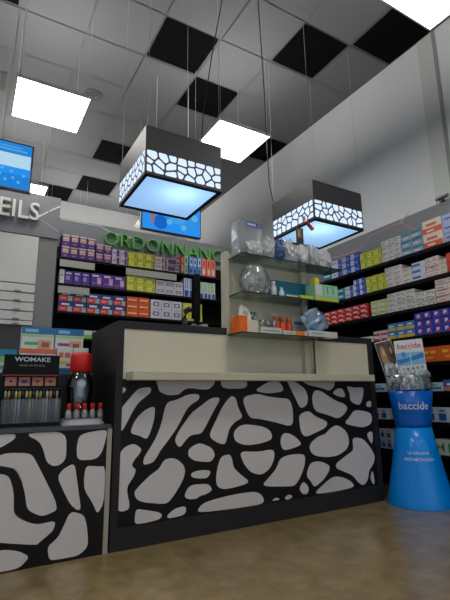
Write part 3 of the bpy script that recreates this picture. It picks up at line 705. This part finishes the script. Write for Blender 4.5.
T = ['top right-wall shelf', 'second right-wall shelf', 'third right-wall shelf', 'fourth right-wall shelf', 'fifth right-wall shelf', 'sixth right-wall shelf', 'seventh right-wall shelf', 'lowest right-wall shelf']
def rr(i, *a, **k): run('right', T[i], RZ[i], *a, **k)
rr(0, 'teal', 322, 330, 1, 2, .085); rr(0, 'whiteblue', 330.5, 341, 1, 3, .068); rr(0, 'blue', 341.5, 358, 2, 3, .07, drop=0)
rr(0, 'yellow', 359, 380, 3, 2, .088); rr(0, 'whiteprint', 380.5, 400, 3, 4, .055); rr(0, 'teallilac', 400.5, 421, 2, 3, .072)
rr(0, 'orangewhite', 422, 442, 1, 2, .13); rr(0, 'bluelilac', 442.5, 458, 1, 3, .085)
rr(1, 'teal', 336, 343, 1, 2, .065); rr(1, 'whiteblue', 343.5, 352, 1, 2, .065); rr(1, 'blue', 352.5, 364, 2, 3, .06)
rr(1, 'yellow', 364.5, 384, 3, 2, .085); rr(1, 'whiteprint', 384.5, 410, 3, 4, .05, drop=1); rr(1, 'blueband', 410.5, 424, 1, 3, .058)
rr(1, 'pinkwhite', 424.5, 445, 3, 4, .045, drop=1); rr(1, 'redyellow', 445.5, 460, 1, 2, .085)
rr(2, 'red', 323, 367, 6, 3, .05); rr(2, 'creamgreen', 370, 386, 2, 3, .05); rr(2, 'whitepharma', 386.5, 434, 5, 4, .046, drop=2); rr(2, 'pinkwhite', 434.5, 460, 2, 4, .052)
rr(3, 'white', 340, 371, 4, 1, .06); rr(3, 'redwhite', 372, 386, 2, 2, .05); rr(3, 'blueyellow', 386.5, 413.5, 3, 2, .075); rr(3, 'cobalt', 414, 460, 5, 3, .068)
rr(4, 'orangebig', 384, 458, 4, 1, .13)
rr(5, 'whitecyan', 372, 384, 1, 1, .08, side=', left of the blue stand'); rr(5, 'whitecyan', 427, 441, 1, 1, .075, side=', right of the blue stand'); rr(5, 'blueorange', 441.5, 460, 1, 1, .095)
rr(6, 'bluebottle', 372, 386, 2, 1, .1, side=', left of stand'); rr(6, 'bluebottle', 424, 459, 3, 1, .12, side=', right of stand')
rr(7, 'greencross', 432, 458, 2, 1, .125); rr(7, 'bluebottle', 379, 391, 2, 2, .09)

# ------------------------------------------------------------------ televisions
TVB = mat('television_black', (16, 16, 18), .3)
def tv(x, y, z, label, content, cables):
    t = thing('television', label, 'television', (x, y, z), 0, 'hanging televisions')
    MB().box(-.355, .004, 0, .355, .05, .413, TVB, .004).build('casing', t)
    m = MB(); m.face([(-.342, .0032, .014), (.342, .0032, .014), (.342, .0032, .400), (-.342, .0032, .400)], glow('screen_blue', (40, 140, 232), 1.05))
    for k, (pts, cc) in enumerate(content):
        m.face([(-.342+u*.684, .0028-.0002*k, .014+v*.386) for u, v in pts], glow('screen_%02x%02x%02x' % cc, cc, 1.0))
    m.build('screen', t)
    for sx in (-.2, .2): MB().tube([(sx, .03, .41), (sx, .03, HC-z)], .003, WIRE, 6).build('suspension_wire', t)
    MB().box(-.2, .05, .1, .2, .07, .3, TVB).build('bracket', t)
    return t
def disc(cx, cy, r, n=14, ry=None): return [(cx+r*math.cos(2*PI*k/n), cy+(ry or r*1.77)*math.sin(2*PI*k/n)) for k in range(n)]
rc = lambda a, b, c, d: [(a, b), (c, b), (c, d), (a, d)]
LB = (96, 172, 226); PB = (176, 214, 232); DB = (20, 90, 180)
tv(-.06, 3.6, 2.452, 'flat television with blue screen hanging at far left edge', [
   (rc(.0, .72, 1, 1), (36, 130, 214)), (rc(.0, .0, 1, .3), (34, 128, 216)), (disc(.47, .5, .09), LB), (disc(.47, .5, .055), (60, 150, 220)), (rc(.63, .46, .995, .76), PB), (rc(.62, .83, .95, .86), LB), (rc(.62, .9, .9, .92), LB)]
   + [(disc(x, y, .018), LB) for x, y in ((.55, .3), (.6, .22), (.68, .27), (.74, .16), (.82, .22), (.88, .14), (.93, .3), (.7, .4), (.8, .36))], 0)
tv(1.787, 4.2, 2.572, 'flat television with blue screen hanging behind the left cube lamp', [
   (disc(.6, .55, .16), (70, 156, 228)), (disc(.62, .6, .09), PB), (disc(.82, .35, .1), (50, 146, 226)), (disc(.3, .25, .12), (24, 100, 196)), (rc(.13, .2, .2, .62), (150, 110, 110)), (disc(.7, .2, .05), LB), (disc(.9, .55, .06), LB), (disc(.45, .3, .05), LB)], 0)
P = at(138, 226.5, 1, 5.2)
t = thing('spot_lamp', 'tiny white cone lamp hanging left of the hanging television', 'lamp', (P.x, P.y, P.z))
MB().lathe([(.05, 0), (.018, .06), (.012, .08)], mat('white_metal_lit', (240, 240, 236), .4, emit=.6), n=20).build('lamp_shade', t)
MB().tube([(0, 0, .08), (0, 0, HC-P.z)], .0025, WIRE, 6).build('cord', t)

# ------------------------------------------------------------------ blue product stand
SX, SY = 3.147, 2.412
BLUE = mat('glossy_blue_card', (0, 146, 250), .25, spec=.4, coat=.15); BLUED = mat('deep_blue_card', (0, 100, 205), .3, spec=.4)
PW = mat('stand_print_white', (205, 222, 236), .5)
t = thing('product_stand', 'blue hourglass-shaped floor stand with clear bowl beside the counter end', 'display stand', (SX, SY, 0))
prof_lo = [(.248, 0), (.248, .006), (.231, .08), (.196, .25), (.163, .42), (.135, .575)]
def rad(z, prof):
    for (r0, z0), (r1, z1) in zip(prof, prof[1:]):
        if z0 <= z <= z1: return r0+(r1-r0)*(z-z0)/(z1-z0)
    return prof[-1][0]
MB().lathe(prof_lo, BLUE, n=64).build('lower_cone', t)
prof_hi = [(.136, .5755), (.139, .60), (.151, .70), (.17, .855)]
MB().lathe(prof_hi, BLUED, n=64).build('upper_cone', t)
MB().lathe([(.168, .857), (.172, .90), (.186, .98), (.189, .98), (.176, .90), (.171, .857)], PLAST, n=48, caps=False).build('clear_bowl', t)
def wrap_text(txt, zc, h, width, prof, ang, m):
    me = text_mesh(txt, .1, .0012, 0); a, b, c, d = text_bounds(me); mb = MB(); i = mb.mi(m)
    vs = []
    for v in me.vertices:
        u = ((v.co.x-a)/(b-a)-.5)*width; z = zc+((v.co.y-c)/(d-c)-.5)*h; r = rad(z, prof)+.002
        th = ang+u/r; vs.append(mb.bm.verts.new((r*math.cos(th), r*math.sin(th), z)))
    for p in me.polygons:
        try: mb.bm.faces.new([vs[k] for k in p.vertices])
        except ValueError: pass
    return mb
face_ang = math.atan2(-SY, -SX)
wrap_text('baccide', .742, .058, .235, prof_hi, face_ang+.12, PW).build('lettering', t)
wrap_text('LE RÉFLEXE', .392, .022, .155, prof_lo, face_ang+.1, PW).build('lettering', t)
wrap_text('ANTI-MICROBIEN', .345, .022, .22, prof_lo, face_ang+.1, PW).build('lettering', t)
# cards standing in the bowl, facing the aisle
def card(name, label, px, py, wd, z0, z1, tilt, items, yaw):
    c = thing(name, label, 'card', (px, py, z0), yaw)
    c.rotation_euler = (math.radians(-6), math.radians(tilt), yaw)
    m = MB(); h = z1-z0; m.box(-wd/2, 0, 0, wd/2, .004, h, paint((218, 222, 226)))
    for k, (pts, cc) in enumerate(items):
        m.face([((u-.5)*wd, -.0006-.0003*k, v*h) for u, v in pts], paint(cc))
    return c, m, h
yaw = face_ang+PI/2
px_, py_ = SX+.02, SY-.02
c, m, h = card('advertising_card', 'white card with red lettering and blue waves standing in the bowl of the blue stand', SX+.05, SY-.015, .225, .868, 1.285, -3, [
    (rc(.02, .48, .98, .74), (120, 180, 222)), ([(.02, .5), (.98, .62), (.98, .72), (.5, .64), (.02, .6)], (36, 120, 200)), (disc(.28, .7, .08, ry=.06), (60, 140, 210)), (disc(.88, .66, .06, ry=.05), (40, 110, 200)),
    (rc(.5, .4, .53, .84), (190, 215, 235)), (disc(.22, .40, .05, ry=.035), (90, 150, 190)), (disc(.37, .40, .05, ry=.035), (170, 110, 130)), (disc(.55, .41, .05, ry=.035), (100, 160, 100)), (disc(.7, .42, .05, ry=.035), (150, 165, 110)), (disc(.86, .43, .05, ry=.035), (200, 150, 110))], yaw)
text_on_front(m, 'baccide', -.09, .095, h*.82, h*.93, -.0005, paint((205, 60, 50)), .001, .012)
m.build('printed_card', c)
c, m, h = card('advertising_card', 'photo card of a blonde woman leaning in the bowl of the blue stand', SX+.003, SY+.108, .14, .868, 1.30, -13, [
    (rc(.02, .3, .98, .98), (70, 66, 62)), (rc(.55, .6, .98, .98), (92, 74, 64)), ([(.06, .3), (.8, .3), (.7, .5), (.4, .6), (.15, .52)], (190, 205, 215)), ([(.12, .62), (.2, .86), (.34, .92), (.46, .84), (.5, .6), (.62, .48), (.5, .46), (.34, .56), (.2, .5)], (176, 136, 80)),
    (disc(.34, .76, .075, ry=.075), (214, 170, 144)), ([(.64, .66), (.66, .86), (.8, .94), (.94, .84), (.96, .6), (.8, .56)], (58, 40, 34)), (disc(.79, .78, .075, ry=.07), (180, 130, 104)), ([(.66, .3), (.98, .3), (.98, .5), (.8, .58), (.68, .5)], (84, 60, 70)), (rc(.02, .02, .98, .3), (205, 215, 220))], yaw+.1)
m.build('printed_card', c)
# sachets in the bowl
for k in range(20):
    row, c_ = divmod(k, 6); th = face_ang + (c_-2.5)*.56 + (row % 2)*.25; r = .122+.008*row
    zz = .862+.05*row; x, y = SX+r*math.cos(th), SY+r*math.sin(th)
    cc = [(236, 242, 244), (196, 232, 222), (240, 243, 247), (228, 236, 240)][k % 4]
    o = MB().blob((0, 0, .03), (.027, .026, .037), clear('sachet_film_%d' % (k % 4), cc, .2, .5, .15, milky=.7, bump=.6), 2, .6, 2.6, k).build('sachet', None, (x, y, zz), k*1.3)
    tag(o, 'clear crumpled sachet among those piled in the bowl of the blue stand', 'sachet', 'sachets in the bowl of the blue stand')

# ------------------------------------------------------------------ things on the glass shelves
def simple_box(name, cat, label, x0, x1, y0, y1, z0, h, base, decs=(), rz=0, text=None, tc=(240, 240, 240)):
    xc, yc = (x0+x1)/2, (y0+y1)/2; w_, d_ = x1-x0, y1-y0
    m = MB(); m.box(-w_/2, -d_/2, 0, w_/2, d_/2, h, base if not isinstance(base, tuple) else paint(base), min(.003, h*.05))
    for k, (u0, v0, u1, v1, cc) in enumerate(decs):
        y = -d_/2-.0006-.0003*k
        m.face([(-w_/2+u0*w_, y, v0*h), (-w_/2+u1*w_, y, v0*h), (-w_/2+u1*w_, y, v1*h), (-w_/2+u0*w_, y, v1*h)], paint(cc))
    if text:
        s_, u0, v0, u1, v1 = text
        text_on_front(m, s_, -w_/2+u0*w_, -w_/2+u1*w_, v0*h, v1*h, -d_/2-.002, paint(tc), .0006, .006)
    return tag(m.build(name, None, (xc, yc, z0+.0005), rz), label, cat)
Z1, Z2, Z3 = GZ[2], GZ[1], GZ[0]
YS = 2.50
# top shelf
t = thing('plastic_pouch', 'tall clear plastic pouch with blue label and white packets on top glass shelf', 'pouch', (1.712, 2.605, Z1+.0005))
MB().box(-.11, -.055, 0, .11, .055, .29, clear('pouch_film', (232, 236, 240), .22, .5, .08, milky=.35, bump=.4, scale=18), .012).build('film', t)
MB().box(-.04, -.0585, .235, .106, -.0555, .272, paint((36, 80, 160))).box(-.03, -.0592, .246, .045, -.0586, .261, paint((215, 222, 235))).box(.068, -.0592, .245, .092, -.0586, .262, paint((190, 90, 80))).build('label', t)
m = MB()
for k in range(9): m.box(-.1+.022*k, -.03, .004, -.085+.022*k, .03, .13+.03*(k % 3), paint((212, 216, 224)))
m.build('packet_bundle', t)
bags = [(1.72, 2.508, .075, .028, .055, BAGM, 'clear crumpled bag of packets in front of the tall pouch'),
        (1.885, 2.57, .038, .06, .09, BAGM, 'crumpled clear bag between the tall pouch and blue bag'),
        (1.975, 2.56, .046, .055, .085, BLUEBAG, 'blue film bag in the middle of the top glass shelf'),
        (2.072, 2.56, .046, .06, .095, BAGM, 'crumpled clear bag right of the blue bag'),
        (2.18, 2.54, .052, .05, .08, BAGM, 'clear bag of small items below the little photo card'),
        (2.292, 2.545, .052, .05, .09, BAGM, 'puffy clear bag right of the little photo card'),
        (2.42, 2.545, .062, .05, .075, BAGM, 'last crumpled clear bag at right end of top glass shelf')]
for k, (x, y, rx, ry, rz_, mm, lab) in enumerate(bags):
    g = thing('plastic_bag', lab, 'bag', (x, y, Z1+.001))
    MB().blob((0, 0, rz_*.82*1.2), (rx, ry, rz_*1.2), mm, 3, .45, 2.4, k+3).build('film', g)
    m = MB(); rnd = random.Random(k)
    for q in range(5):
        xx = -rx*.5+q*rx*.25; cc = [(205, 208, 214), (60, 110, 180), (190, 120, 110), (120, 150, 130)][rnd.randrange(4)] if k != 2 else (30, 90, 180)
        m.box(xx-.007, -.014, rz_*.1+.002*q, xx+.007, .012, rz_*(.7+.1*(q % 3)), paint(cc))
    m.build('contents', g)
t = thing('photo_card', 'small dark photo card standing among the bags on top glass shelf', 'card', (2.235, 2.612, Z1+.0005))
m = MB(); ph = at(311, 230.5, 1, 2.612).z-Z1; m.box(-.038, 0, 0, .038, .003, ph, paint((52, 50, 46)))
for k, (pts, cc) in enumerate((([(-.034, .1), (.034, .1), (.034, .186), (-.034, .186)], (110, 66, 50)), ([(-.02, .11), (.004, .11), (.004, .17), (-.02, .17)], (190, 150, 110)), ([(.01, .12), (.03, .12), (.03, .18), (.01, .18)], (60, 100, 70)))):
    m.face([(a, -.0006-.0003*k, b+ph-.19) for a, b in pts], paint(cc))
m.build('printed_card', t)
simple_box('leaflet', 'leaflet', 'small blue and red leaflet standing right of the little photo card', 2.29, 2.375, 2.606, 2.61, Z1, .215, (150, 180, 205), [(.05, .7, .95, .95, (190, 110, 120)), (.1, .3, .8, .6, (120, 160, 200))])
P = at(310, 226, 1, 2.62)
t = thing('tube', 'red and white tube sticking up at an angle above the top glass shelf', 'tube', (P.x, 2.625, Z1+.004))
m = MB(); zz = P.z-Z1-.004; m.tube([(-.065, 0, zz+.075), (-.04, 0, zz+.035)], .013, paint((215, 208, 205)), 12); m.tube([(-.04, 0, zz+.035), (.035, 0, zz-.025)], .016, paint((200, 60, 64)), 12); m.build('tube_body', t)
MB().tube([(0, 0, 0), (-.002, 0, zz*.5), (0, 0, zz-.004)], .003, PLAST, 8).build('stem', t)
# middle shelf
t = thing('plastic_tub', 'round clear plastic tub of small packets on middle glass shelf', 'tub', (1.75, 2.57, Z2+.0005))
tb = MB().lathe([(.055, 0), (.074, .02), (.09, .075), (.09, .12), (.077, .175), (.06, .2), (.06, .21)], clear('tub_plastic', (235, 238, 244), .22, .5, .12, milky=.3, bump=.4, scale=20), n=32, caps=False).build('tub_body', t); tb.scale.x = 1.36
m = MB(); rnd = random.Random(4)
for k in range(22):
    a = rnd.uniform(0, 6.28); r = rnd.uniform(.01, .055); x, y, zz = 1.3*r*math.cos(a), r*math.sin(a), .006+.025*(k//4)
    m.box(x-.014, y-.008, zz, x+.014, y+.01, zz+.024, paint([(170, 185, 205), (200, 205, 210), (40, 70, 150), (150, 140, 140)][k % 4]))
m.build('contents', t)
def bottle(name, label, x, y, z, r, h, body, cap, cat='bottle', group=None, hc=.25):
    t = thing(name, label, cat, (x, y, z+.0005), 0, group); hb = h*(1-hc)
    MB().lathe([(r*.9, 0), (r, .004), (r, hb*.8), (r*.6, hb*.95), (r*.5, hb)], body, n=24).build('body', t)
    MB().lathe([(r*.62, hb), (r*.62, h-.002), (r*.55, h)], cap, n=24).build('cap', t)
    return t
bottle('bottle', 'small white bottle standing right of the round clear tub', 1.895, 2.54, Z2, .022, .115, paint((205, 208, 212)), paint((225, 225, 225)))
bottle('bottle', 'short white bottle in front of the blue folder', 1.965, 2.535, Z2, .018, .075, paint((214, 218, 222)), paint((230, 230, 230)))
simple_box('folder', 'folder', 'dark blue-teal folder at the back of middle glass shelf', 1.93, 2.32, 2.652, 2.663, Z2, .165, (18, 104, 140), [(.02, .05, .98, .95, (22, 116, 152))])
simple_box('carton_tray', 'tray', 'low red and white tray under the small bottles', 1.995, 2.10, 2.515, 2.575, Z2, .022, (190, 60, 80), [(.0, .5, 1, 1, (215, 205, 210))])
simple_box('carton', 'carton', 'flat teal carton lying before the blue folder', 2.02, 2.20, 2.585, 2.648, Z2, .05, (36, 140, 145), [(.05, .2, .6, .7, (120, 200, 200))])
simple_box('carton', 'carton', 'green translucent-looking carton at the right of middle glass shelf', 2.26, 2.50, 2.495, 2.61, Z2, .135, (140, 196, 166), [(0, 0, 1, .22, (196, 205, 60)), (.02, .3, .3, .95, (205, 208, 205)), (.4, .35, .95, .85, (160, 210, 180)), (.5, .45, .55, .9, (70, 150, 110)), (.75, .45, .8, .9, (70, 150, 110))])
simple_box('carton', 'carton', 'thin bright yellow carton standing on the green carton', 2.285, 2.33, 2.52, 2.58, Z2+.136, .055, (228, 214, 40))
simple_box('carton', 'carton', 'low yellow-green carton left of the green carton', 2.12, 2.25, 2.50, 2.57, Z2, .028, (190, 205, 50))
# bottom shelf
t = thing('open_carton', 'orange and white open carton with raised white flap on bottom glass shelf', 'carton', (1.655, 2.56, Z3+.0005))
MB().box(-.085, -.055, 0, -.02, .055, .115, paint((240, 108, 20))).box(-.02, -.055, 0, .07, .055, .09, paint((216, 206, 188))).build('box', t)
m = MB(); m.prism([(-.06, .12), (.03, .09), (.045, .12), (.01, .18), (-.03, .20), (-.055, .18)], 1, -.012, -.006, paint((220, 220, 214)))
m.prism([(-.03, .135), (.01, .12), (.015, .15), (-.02, .165)], 1, -.0135, -.0122, paint((170, 190, 170))); m.build('flap', t)
t = thing('artificial_plant', 'small green leafy sprig behind the open orange carton', 'plant', (1.775, 2.635, Z3+.0005))
MB().lathe([(.015, 0), (.018, .03), (.016, .032)], paint((60, 56, 50)), n=16).build('pot', t)
m = MB(); rnd = random.Random(2)
m.tube([(0, 0, .03), (.005, 0, .09), (0, 0, .15)], .002, paint((60, 90, 50)), 6)
for k in range(22):
    a = rnd.uniform(0, 6.28); zz = .07+.095*rnd.random(); L = rnd.uniform(.035, .06); up = rnd.uniform(-.01, .03)
    d = Vector((math.cos(a), math.sin(a)*.5, 0)); s_ = Vector((-d.y, d.x, 0)).normalized()*.009; o_ = Vector((0, 0, zz))
    m.face([o_, o_+d*L*.5+s_+Vector((0, 0, up)), o_+d*L+Vector((0, 0, up*.5)), o_+d*L*.5-s_+Vector((0, 0, up))], paint([(60, 130, 58), (44, 104, 50), (90, 150, 80)][k % 3]))
m.build('foliage', t)
simple_box('carton_tray', 'tray', 'low white tray holding clear cups on bottom glass shelf', 1.745, 1.925, 2.50, 2.60, Z3, .045, (208, 205, 196), [(.08, .3, .9, .65, (170, 172, 170))])
for k in range(3):
    t = MB().lathe([(.018, 0), (.024, .055), (.022, .055), (.016, .003)], clear('cup_plastic', (235, 238, 240), .28, .4, .08, milky=.25), n=20).build('plastic_cup', None, (1.785+.052*k, 2.54, Z3+.0465))
    tag(t, '%s of three small clear cups on the low white tray' % ['leftmost', 'middle', 'rightmost'][k], 'cup', 'clear cups on the tray')
for k, (x, c1) in enumerate(((1.955, (224, 84, 34)), (2.012, (230, 70, 30)), (2.07, (208, 78, 40)))):
    bottle('bottle', '%s orange bottle behind the long white tray on bottom shelf' % ['leftmost', 'middle', 'rightmost'][k], x, 2.60, Z3, .026, .15, paint(c1), paint((224, 110, 60)), 'bottle', 'orange bottles on the bottom glass shelf')
simple_box('leaflet', 'leaflet', 'grey-white leaflet standing behind the orange bottles', 1.945, 2.09, 2.655, 2.66, Z3, .19, (186, 180, 168), [(.1, .7, .8, .85, (120, 124, 130)), (.1, .4, .7, .5, (150, 150, 150))])
simple_box('carton', 'carton', 'long low white carton with orange end at bottom shelf front', 1.945, 2.16, 2.50, 2.56, Z3, .032, (206, 204, 196), [(.5, 0, .9, 1, (236, 120, 40)), (.1, .3, .4, .7, (160, 190, 120))])
simple_box('carton', 'carton', 'low white carton at right end of bottom glass shelf', 2.17, 2.46, 2.49, 2.58, Z3, .045, (206, 206, 204), [(.1, .4, .5, .7, (170, 170, 175))])
g = thing('plastic_bag', 'blue and white crumpled bag on low white carton, right of orange bottles', 'bag', (2.29, 2.545, Z3+.0465))
MB().blob((0, 0, .08), (.13, .045, .096), clear('blue_white_film', (160, 196, 226), .22, .8, .15, milky=.8, bump=.6), 3, .4, 2.2, 21).build('film', g)
MB().blob((-.06, -.012, .03), (.03, .025, .03), paint((40, 110, 180)), 2, .3, 2, 5).build('contents', g)
simple_box('leaflet', 'leaflet', 'white leaflet leaning behind the blue and white bag', 2.15, 2.30, 2.655, 2.659, Z3, .17, (196, 196, 194), [(.1, .65, .8, .8, (100, 120, 150))])
# behind / on top of the counter
t = thing('computer_monitor', 'dark monitor standing edge-on behind the counter left of the column', 'monitor', (1.50, 3.0, 1.3005))
MB().box(-.05, -.08, 0, .05, .08, .012, BLACK).box(-.012, -.012, .012, .012, .012, .12, BLACK).build('stand', t)
MB().box(-.03, -.012, .1, .015, .012, .48, BLACK, .004).box(-.045, .0125, .12, .03, .02, .44, BLACK).build('screen_housing', t)
t = thing('desk_phone', 'black telephone handset standing on the counter beside the monitor', 'telephone', (1.37, 2.9, 1.3005))
MB().box(-.045, -.05, 0, .045, .05, .035, BLACK, .01).build('base', t)
MB().tube([(-.02, 0, .03), (-.03, 0, .09), (-.02, 0, .15), (.015, 0, .17)], .022, mat('black_phone', (22, 22, 28), .25), 14).build('handset', t)
simple_box('carton', 'carton', 'small grey-white carton lying on the counter beside the phone', 1.425, 1.475, 2.78, 2.86, 1.3, .045, (165, 165, 160))
t = thing('wire_clip', 'small white curled clip on the counter top edge near the phone', 'clip', (1.3, 2.66, 1.3005))
MB().tube([(-.02+.04*k/8, 0, .004+.012*math.sin(PI*k/8)) for k in range(9)], .003, paint((215, 215, 210)), 8).build('clip', t)

# ------------------------------------------------------------------ things on the low counter
TOPZ = LZ+.0005
t = thing('makeup_display', 'black makeup display with white lettering and rows of pencils on low counter', 'display', (.325, 2.79, TOPZ))
DB_ = mat('gloss_black', (10, 9, 11), .5, spec=.2)
w2 = .155
MB().box(-w2, -.07, 0, w2, .07, .02, DB_).build('base', t)
MB().box(-w2, .06, .02, w2, .07, .32, DB_).build('back_panel', t)
m = MB(); m.box(-w2+.003, .045, .292, w2-.003, .0595, .405, DB_, .002); o = m.build('header_card', t)
m = MB(); text_on_front(m, 'WOMAKE', -.098, .098, .366, .392, .0445, PW, .001, .012); m.build('lettering', o)
m = MB(); text_on_front(m, 'MAKE-UP STUDIO', -.07, .07, .338, .348, .0445, paint((150, 150, 155)), .001); m.build('lettering', o)
MB().box(-w2, .03, .282, w2, .044, .289, paint((130, 50, 40))).build('trim_strip', t)
for k in range(4):
    x = -.108+.072*k; m = MB(); m.box(-.03, 0, -.025, .03, .004, .025, paint((176, 120, 104)))
    m.face([(a*.022, -.0006, b*.011) for a, b in disc(0, 0, 1, ry=1)], paint([(206, 130, 106), (90, 74, 120), (216, 104, 80), (186, 96, 84)][k]))
    m.face([(a*.010, -.0009, b*.007) for a, b in disc(0, 0, 1, ry=1)], paint((50, 34, 34))); m.build('photo_tile', t, (x, .05, .25))
MB().box(-w2, -.069, .02, w2, -.066, .15, PLAST).build('clear_front', t)
MB().box(-w2, -.066, .205, w2, .044, .208, PLAST).build('clear_shelf', t)
for sx in (-w2, w2-.004): MB().box(sx, -.066, .0205, sx+.004, .059, .22, DB_).build('side_panel', t)
cols = [((84, 62, 34), 'bronze'), ((18, 16, 18), 'black'), ((34, 66, 44), 'green'), ((130, 112, 40), 'ochre'), ((120, 120, 118), 'silver'), ((92, 28, 28), 'dark red'), ((36, 34, 42), 'slate'), ((140, 96, 72), 'brown')]
for k in range(16):
    cc, nm = cols[(k*5) % 8]; x = .325-.136+.0182*k
    p = thing('makeup_pencil', '%s makeup pencil, %s from left in the black makeup display' % (nm, ORD[k+1]), 'pencil', (x, 2.76, TOPZ+.0205), 0, 'makeup pencils in the black display')
    MB().lathe([(.0065, 0), (.0065, .135)], paint(cc), n=10).build('barrel', p)
    MB().lathe([(.007, .135), (.007, .165), (.003, .175)], [paint((196, 190, 176)), paint((190, 170, 80)), paint((60, 56, 54))][k % 3], n=10).build('cap', p)
# sanitizer tray
t = thing('bottle_tray', 'white oval tray under the big bottle and small red-capped bottles', 'tray', (.612, 2.775, TOPZ))
m = MB(); out = [(.125*math.copysign(abs(math.cos(a))**.6, math.cos(a)), .10*math.copysign(abs(math.sin(a))**.6, math.sin(a))) for a in [2*PI*k/40 for k in range(40)]]
m.prism(out, 2, 0, .012, paint((206, 206, 210))); m.prism([(a*.92, b*.92) for a, b in out], 2, .0121, .03, paint((196, 196, 202))); m.build('tray_body', t)
ZT = TOPZ+.0305
t = thing('dispenser_bottle', 'big clear bottle with large red cap and round label on white tray', 'bottle', (.60, 2.81, ZT))
MB().lathe([(.06, 0), (.07, .006), (.072, .12), (.078, .19), (.068, .25), (.05, .27), (.05, .276)], clear('bottle_plastic', (205, 210, 216), .3, .6, .06), n=40).build('body', t)
MB().lathe([(.06, .277), (.064, .28), (.064, .375), (.058, .388), (.04, .395)], mat('red_cap', (214, 32, 30), .35), n=40).build('cap', t)
m = MB(); ang = math.atan2(-2.81, -.6)+.1
vs = []
for k in range(24):
    u, v = .028*math.cos(2*PI*k/24), .028*math.sin(2*PI*k/24); th = ang+u/.078; vs.append((.0795*math.cos(th), .0795*math.sin(th), .205+v))
m.face(vs, paint((130, 150, 178)))
vs2 = []
for k in range(24):
    u, v = .02*math.cos(2*PI*k/24), .02*math.sin(2*PI*k/24); th = ang+u/.078; vs2.append((.0805*math.cos(th), .0805*math.sin(th), .205+v))
m.face(vs2, paint((188, 196, 210))); m.build('label', t)
REDC = mat('red_cap', (214, 32, 30), .35)
for k in range(5):
    bottle('small_bottle', '%s of the five small clear red-capped bottles in front on the white tray' % ['leftmost', 'second from left', 'middle', 'fourth from left', 'rightmost'][k], .522+.045*k, 2.705, ZT, .0195, .09, clear('mini_plastic', (214, 216, 222), .3, .5, .08, milky=.35), REDC, 'bottle', 'small red-capped bottles on the tray', .38)
# tiered riser and boxes
t = thing('tiered_riser', 'black tiered riser behind the makeup display on the low counter', 'riser', (0, 0, 0))
RM = mat('riser_black', (30, 30, 34), .5)
MB().box(-.15, 2.93, TOPZ, .70, 3.07, .985, RM).box(-.15, 3.0705, TOPZ, .70, 3.22, 1.13, RM).build('riser_body', t)
MB().box(-.15, 2.925, .985, .70, 3.0695, .99, mat('riser_edge', (110, 112, 110), .4)).build('tread', t)
def optic(x0, x1, y, z, h, lab, kind, first=0):
    if kind == 'top': dec = [(0, .72, 1, 1, (30, 110, 170)), (.1, .79, .5, .92, (130, 185, 215)), (.1, .28, .5, .4, (90, 170, 80) if first else (170, 60, 110)), (.5, .1, .92, .5, (214, 160, 130)), (.62, .2, .85, .4, (150, 90, 60)), (0, .6, 1, .72, (170, 200, 150))]
    elif kind == 'orange': dec = [(0, .8, 1, 1, (226, 110, 70)), (.08, .62, .9, .74, (90, 120, 170)), (.15, .2, .85, .36, (200, 205, 120)), (.15, .42, .6, .52, (190, 120, 110)), (0, 0, 1, .07, (180, 185, 180))]
    elif kind == 'white': dec = [(0, 0, 1, .2, (34, 100, 160)), (.12, .6, .4, .8, (205, 110, 60)), (.5, .6, .85, .8, (200, 100, 90)), (.15, .35, .8, .48, (200, 205, 100)), (.6, .28, .9, .38, (140, 90, 150))]
    else: dec = [(0, .7, 1, 1, (40, 130, 180)), (0, .45, 1, .7, (140, 190, 90)), (.1, .15, .7, .3, (90, 140, 190))]
    return simple_box('medicine_carton', 'carton', lab, x0, x1, y, y+.07, z, h, (206, 212, 210), dec)
z2, z1 = 1.13, .99
optic(.275, .475, 3.085, z2, .165, 'white carton with blue top and orange photo, back tier left', 'top', 1)
optic(.481, .665, 3.085, z2, .165, 'white carton with blue top and orange photo, back tier right', 'top')
for k in range(3):
    optic(.262+.0705*k, .262+.0705*k+.068, 2.955, z1, .15, 'orange-topped pale carton on front riser tier, %s of three' % ['left', 'middle', 'right'][k], 'orange')
for k in range(2):
    optic(.478+.1*k, .478+.1*k+.096, 2.955, z1, .165, 'white carton with blue base on front riser tier, %s of two' % ['left', 'right'][k], 'white')
optic(.03, .245, 2.96, z1, .14, 'blue, green and white carton at the left end of front tier', 'blue')
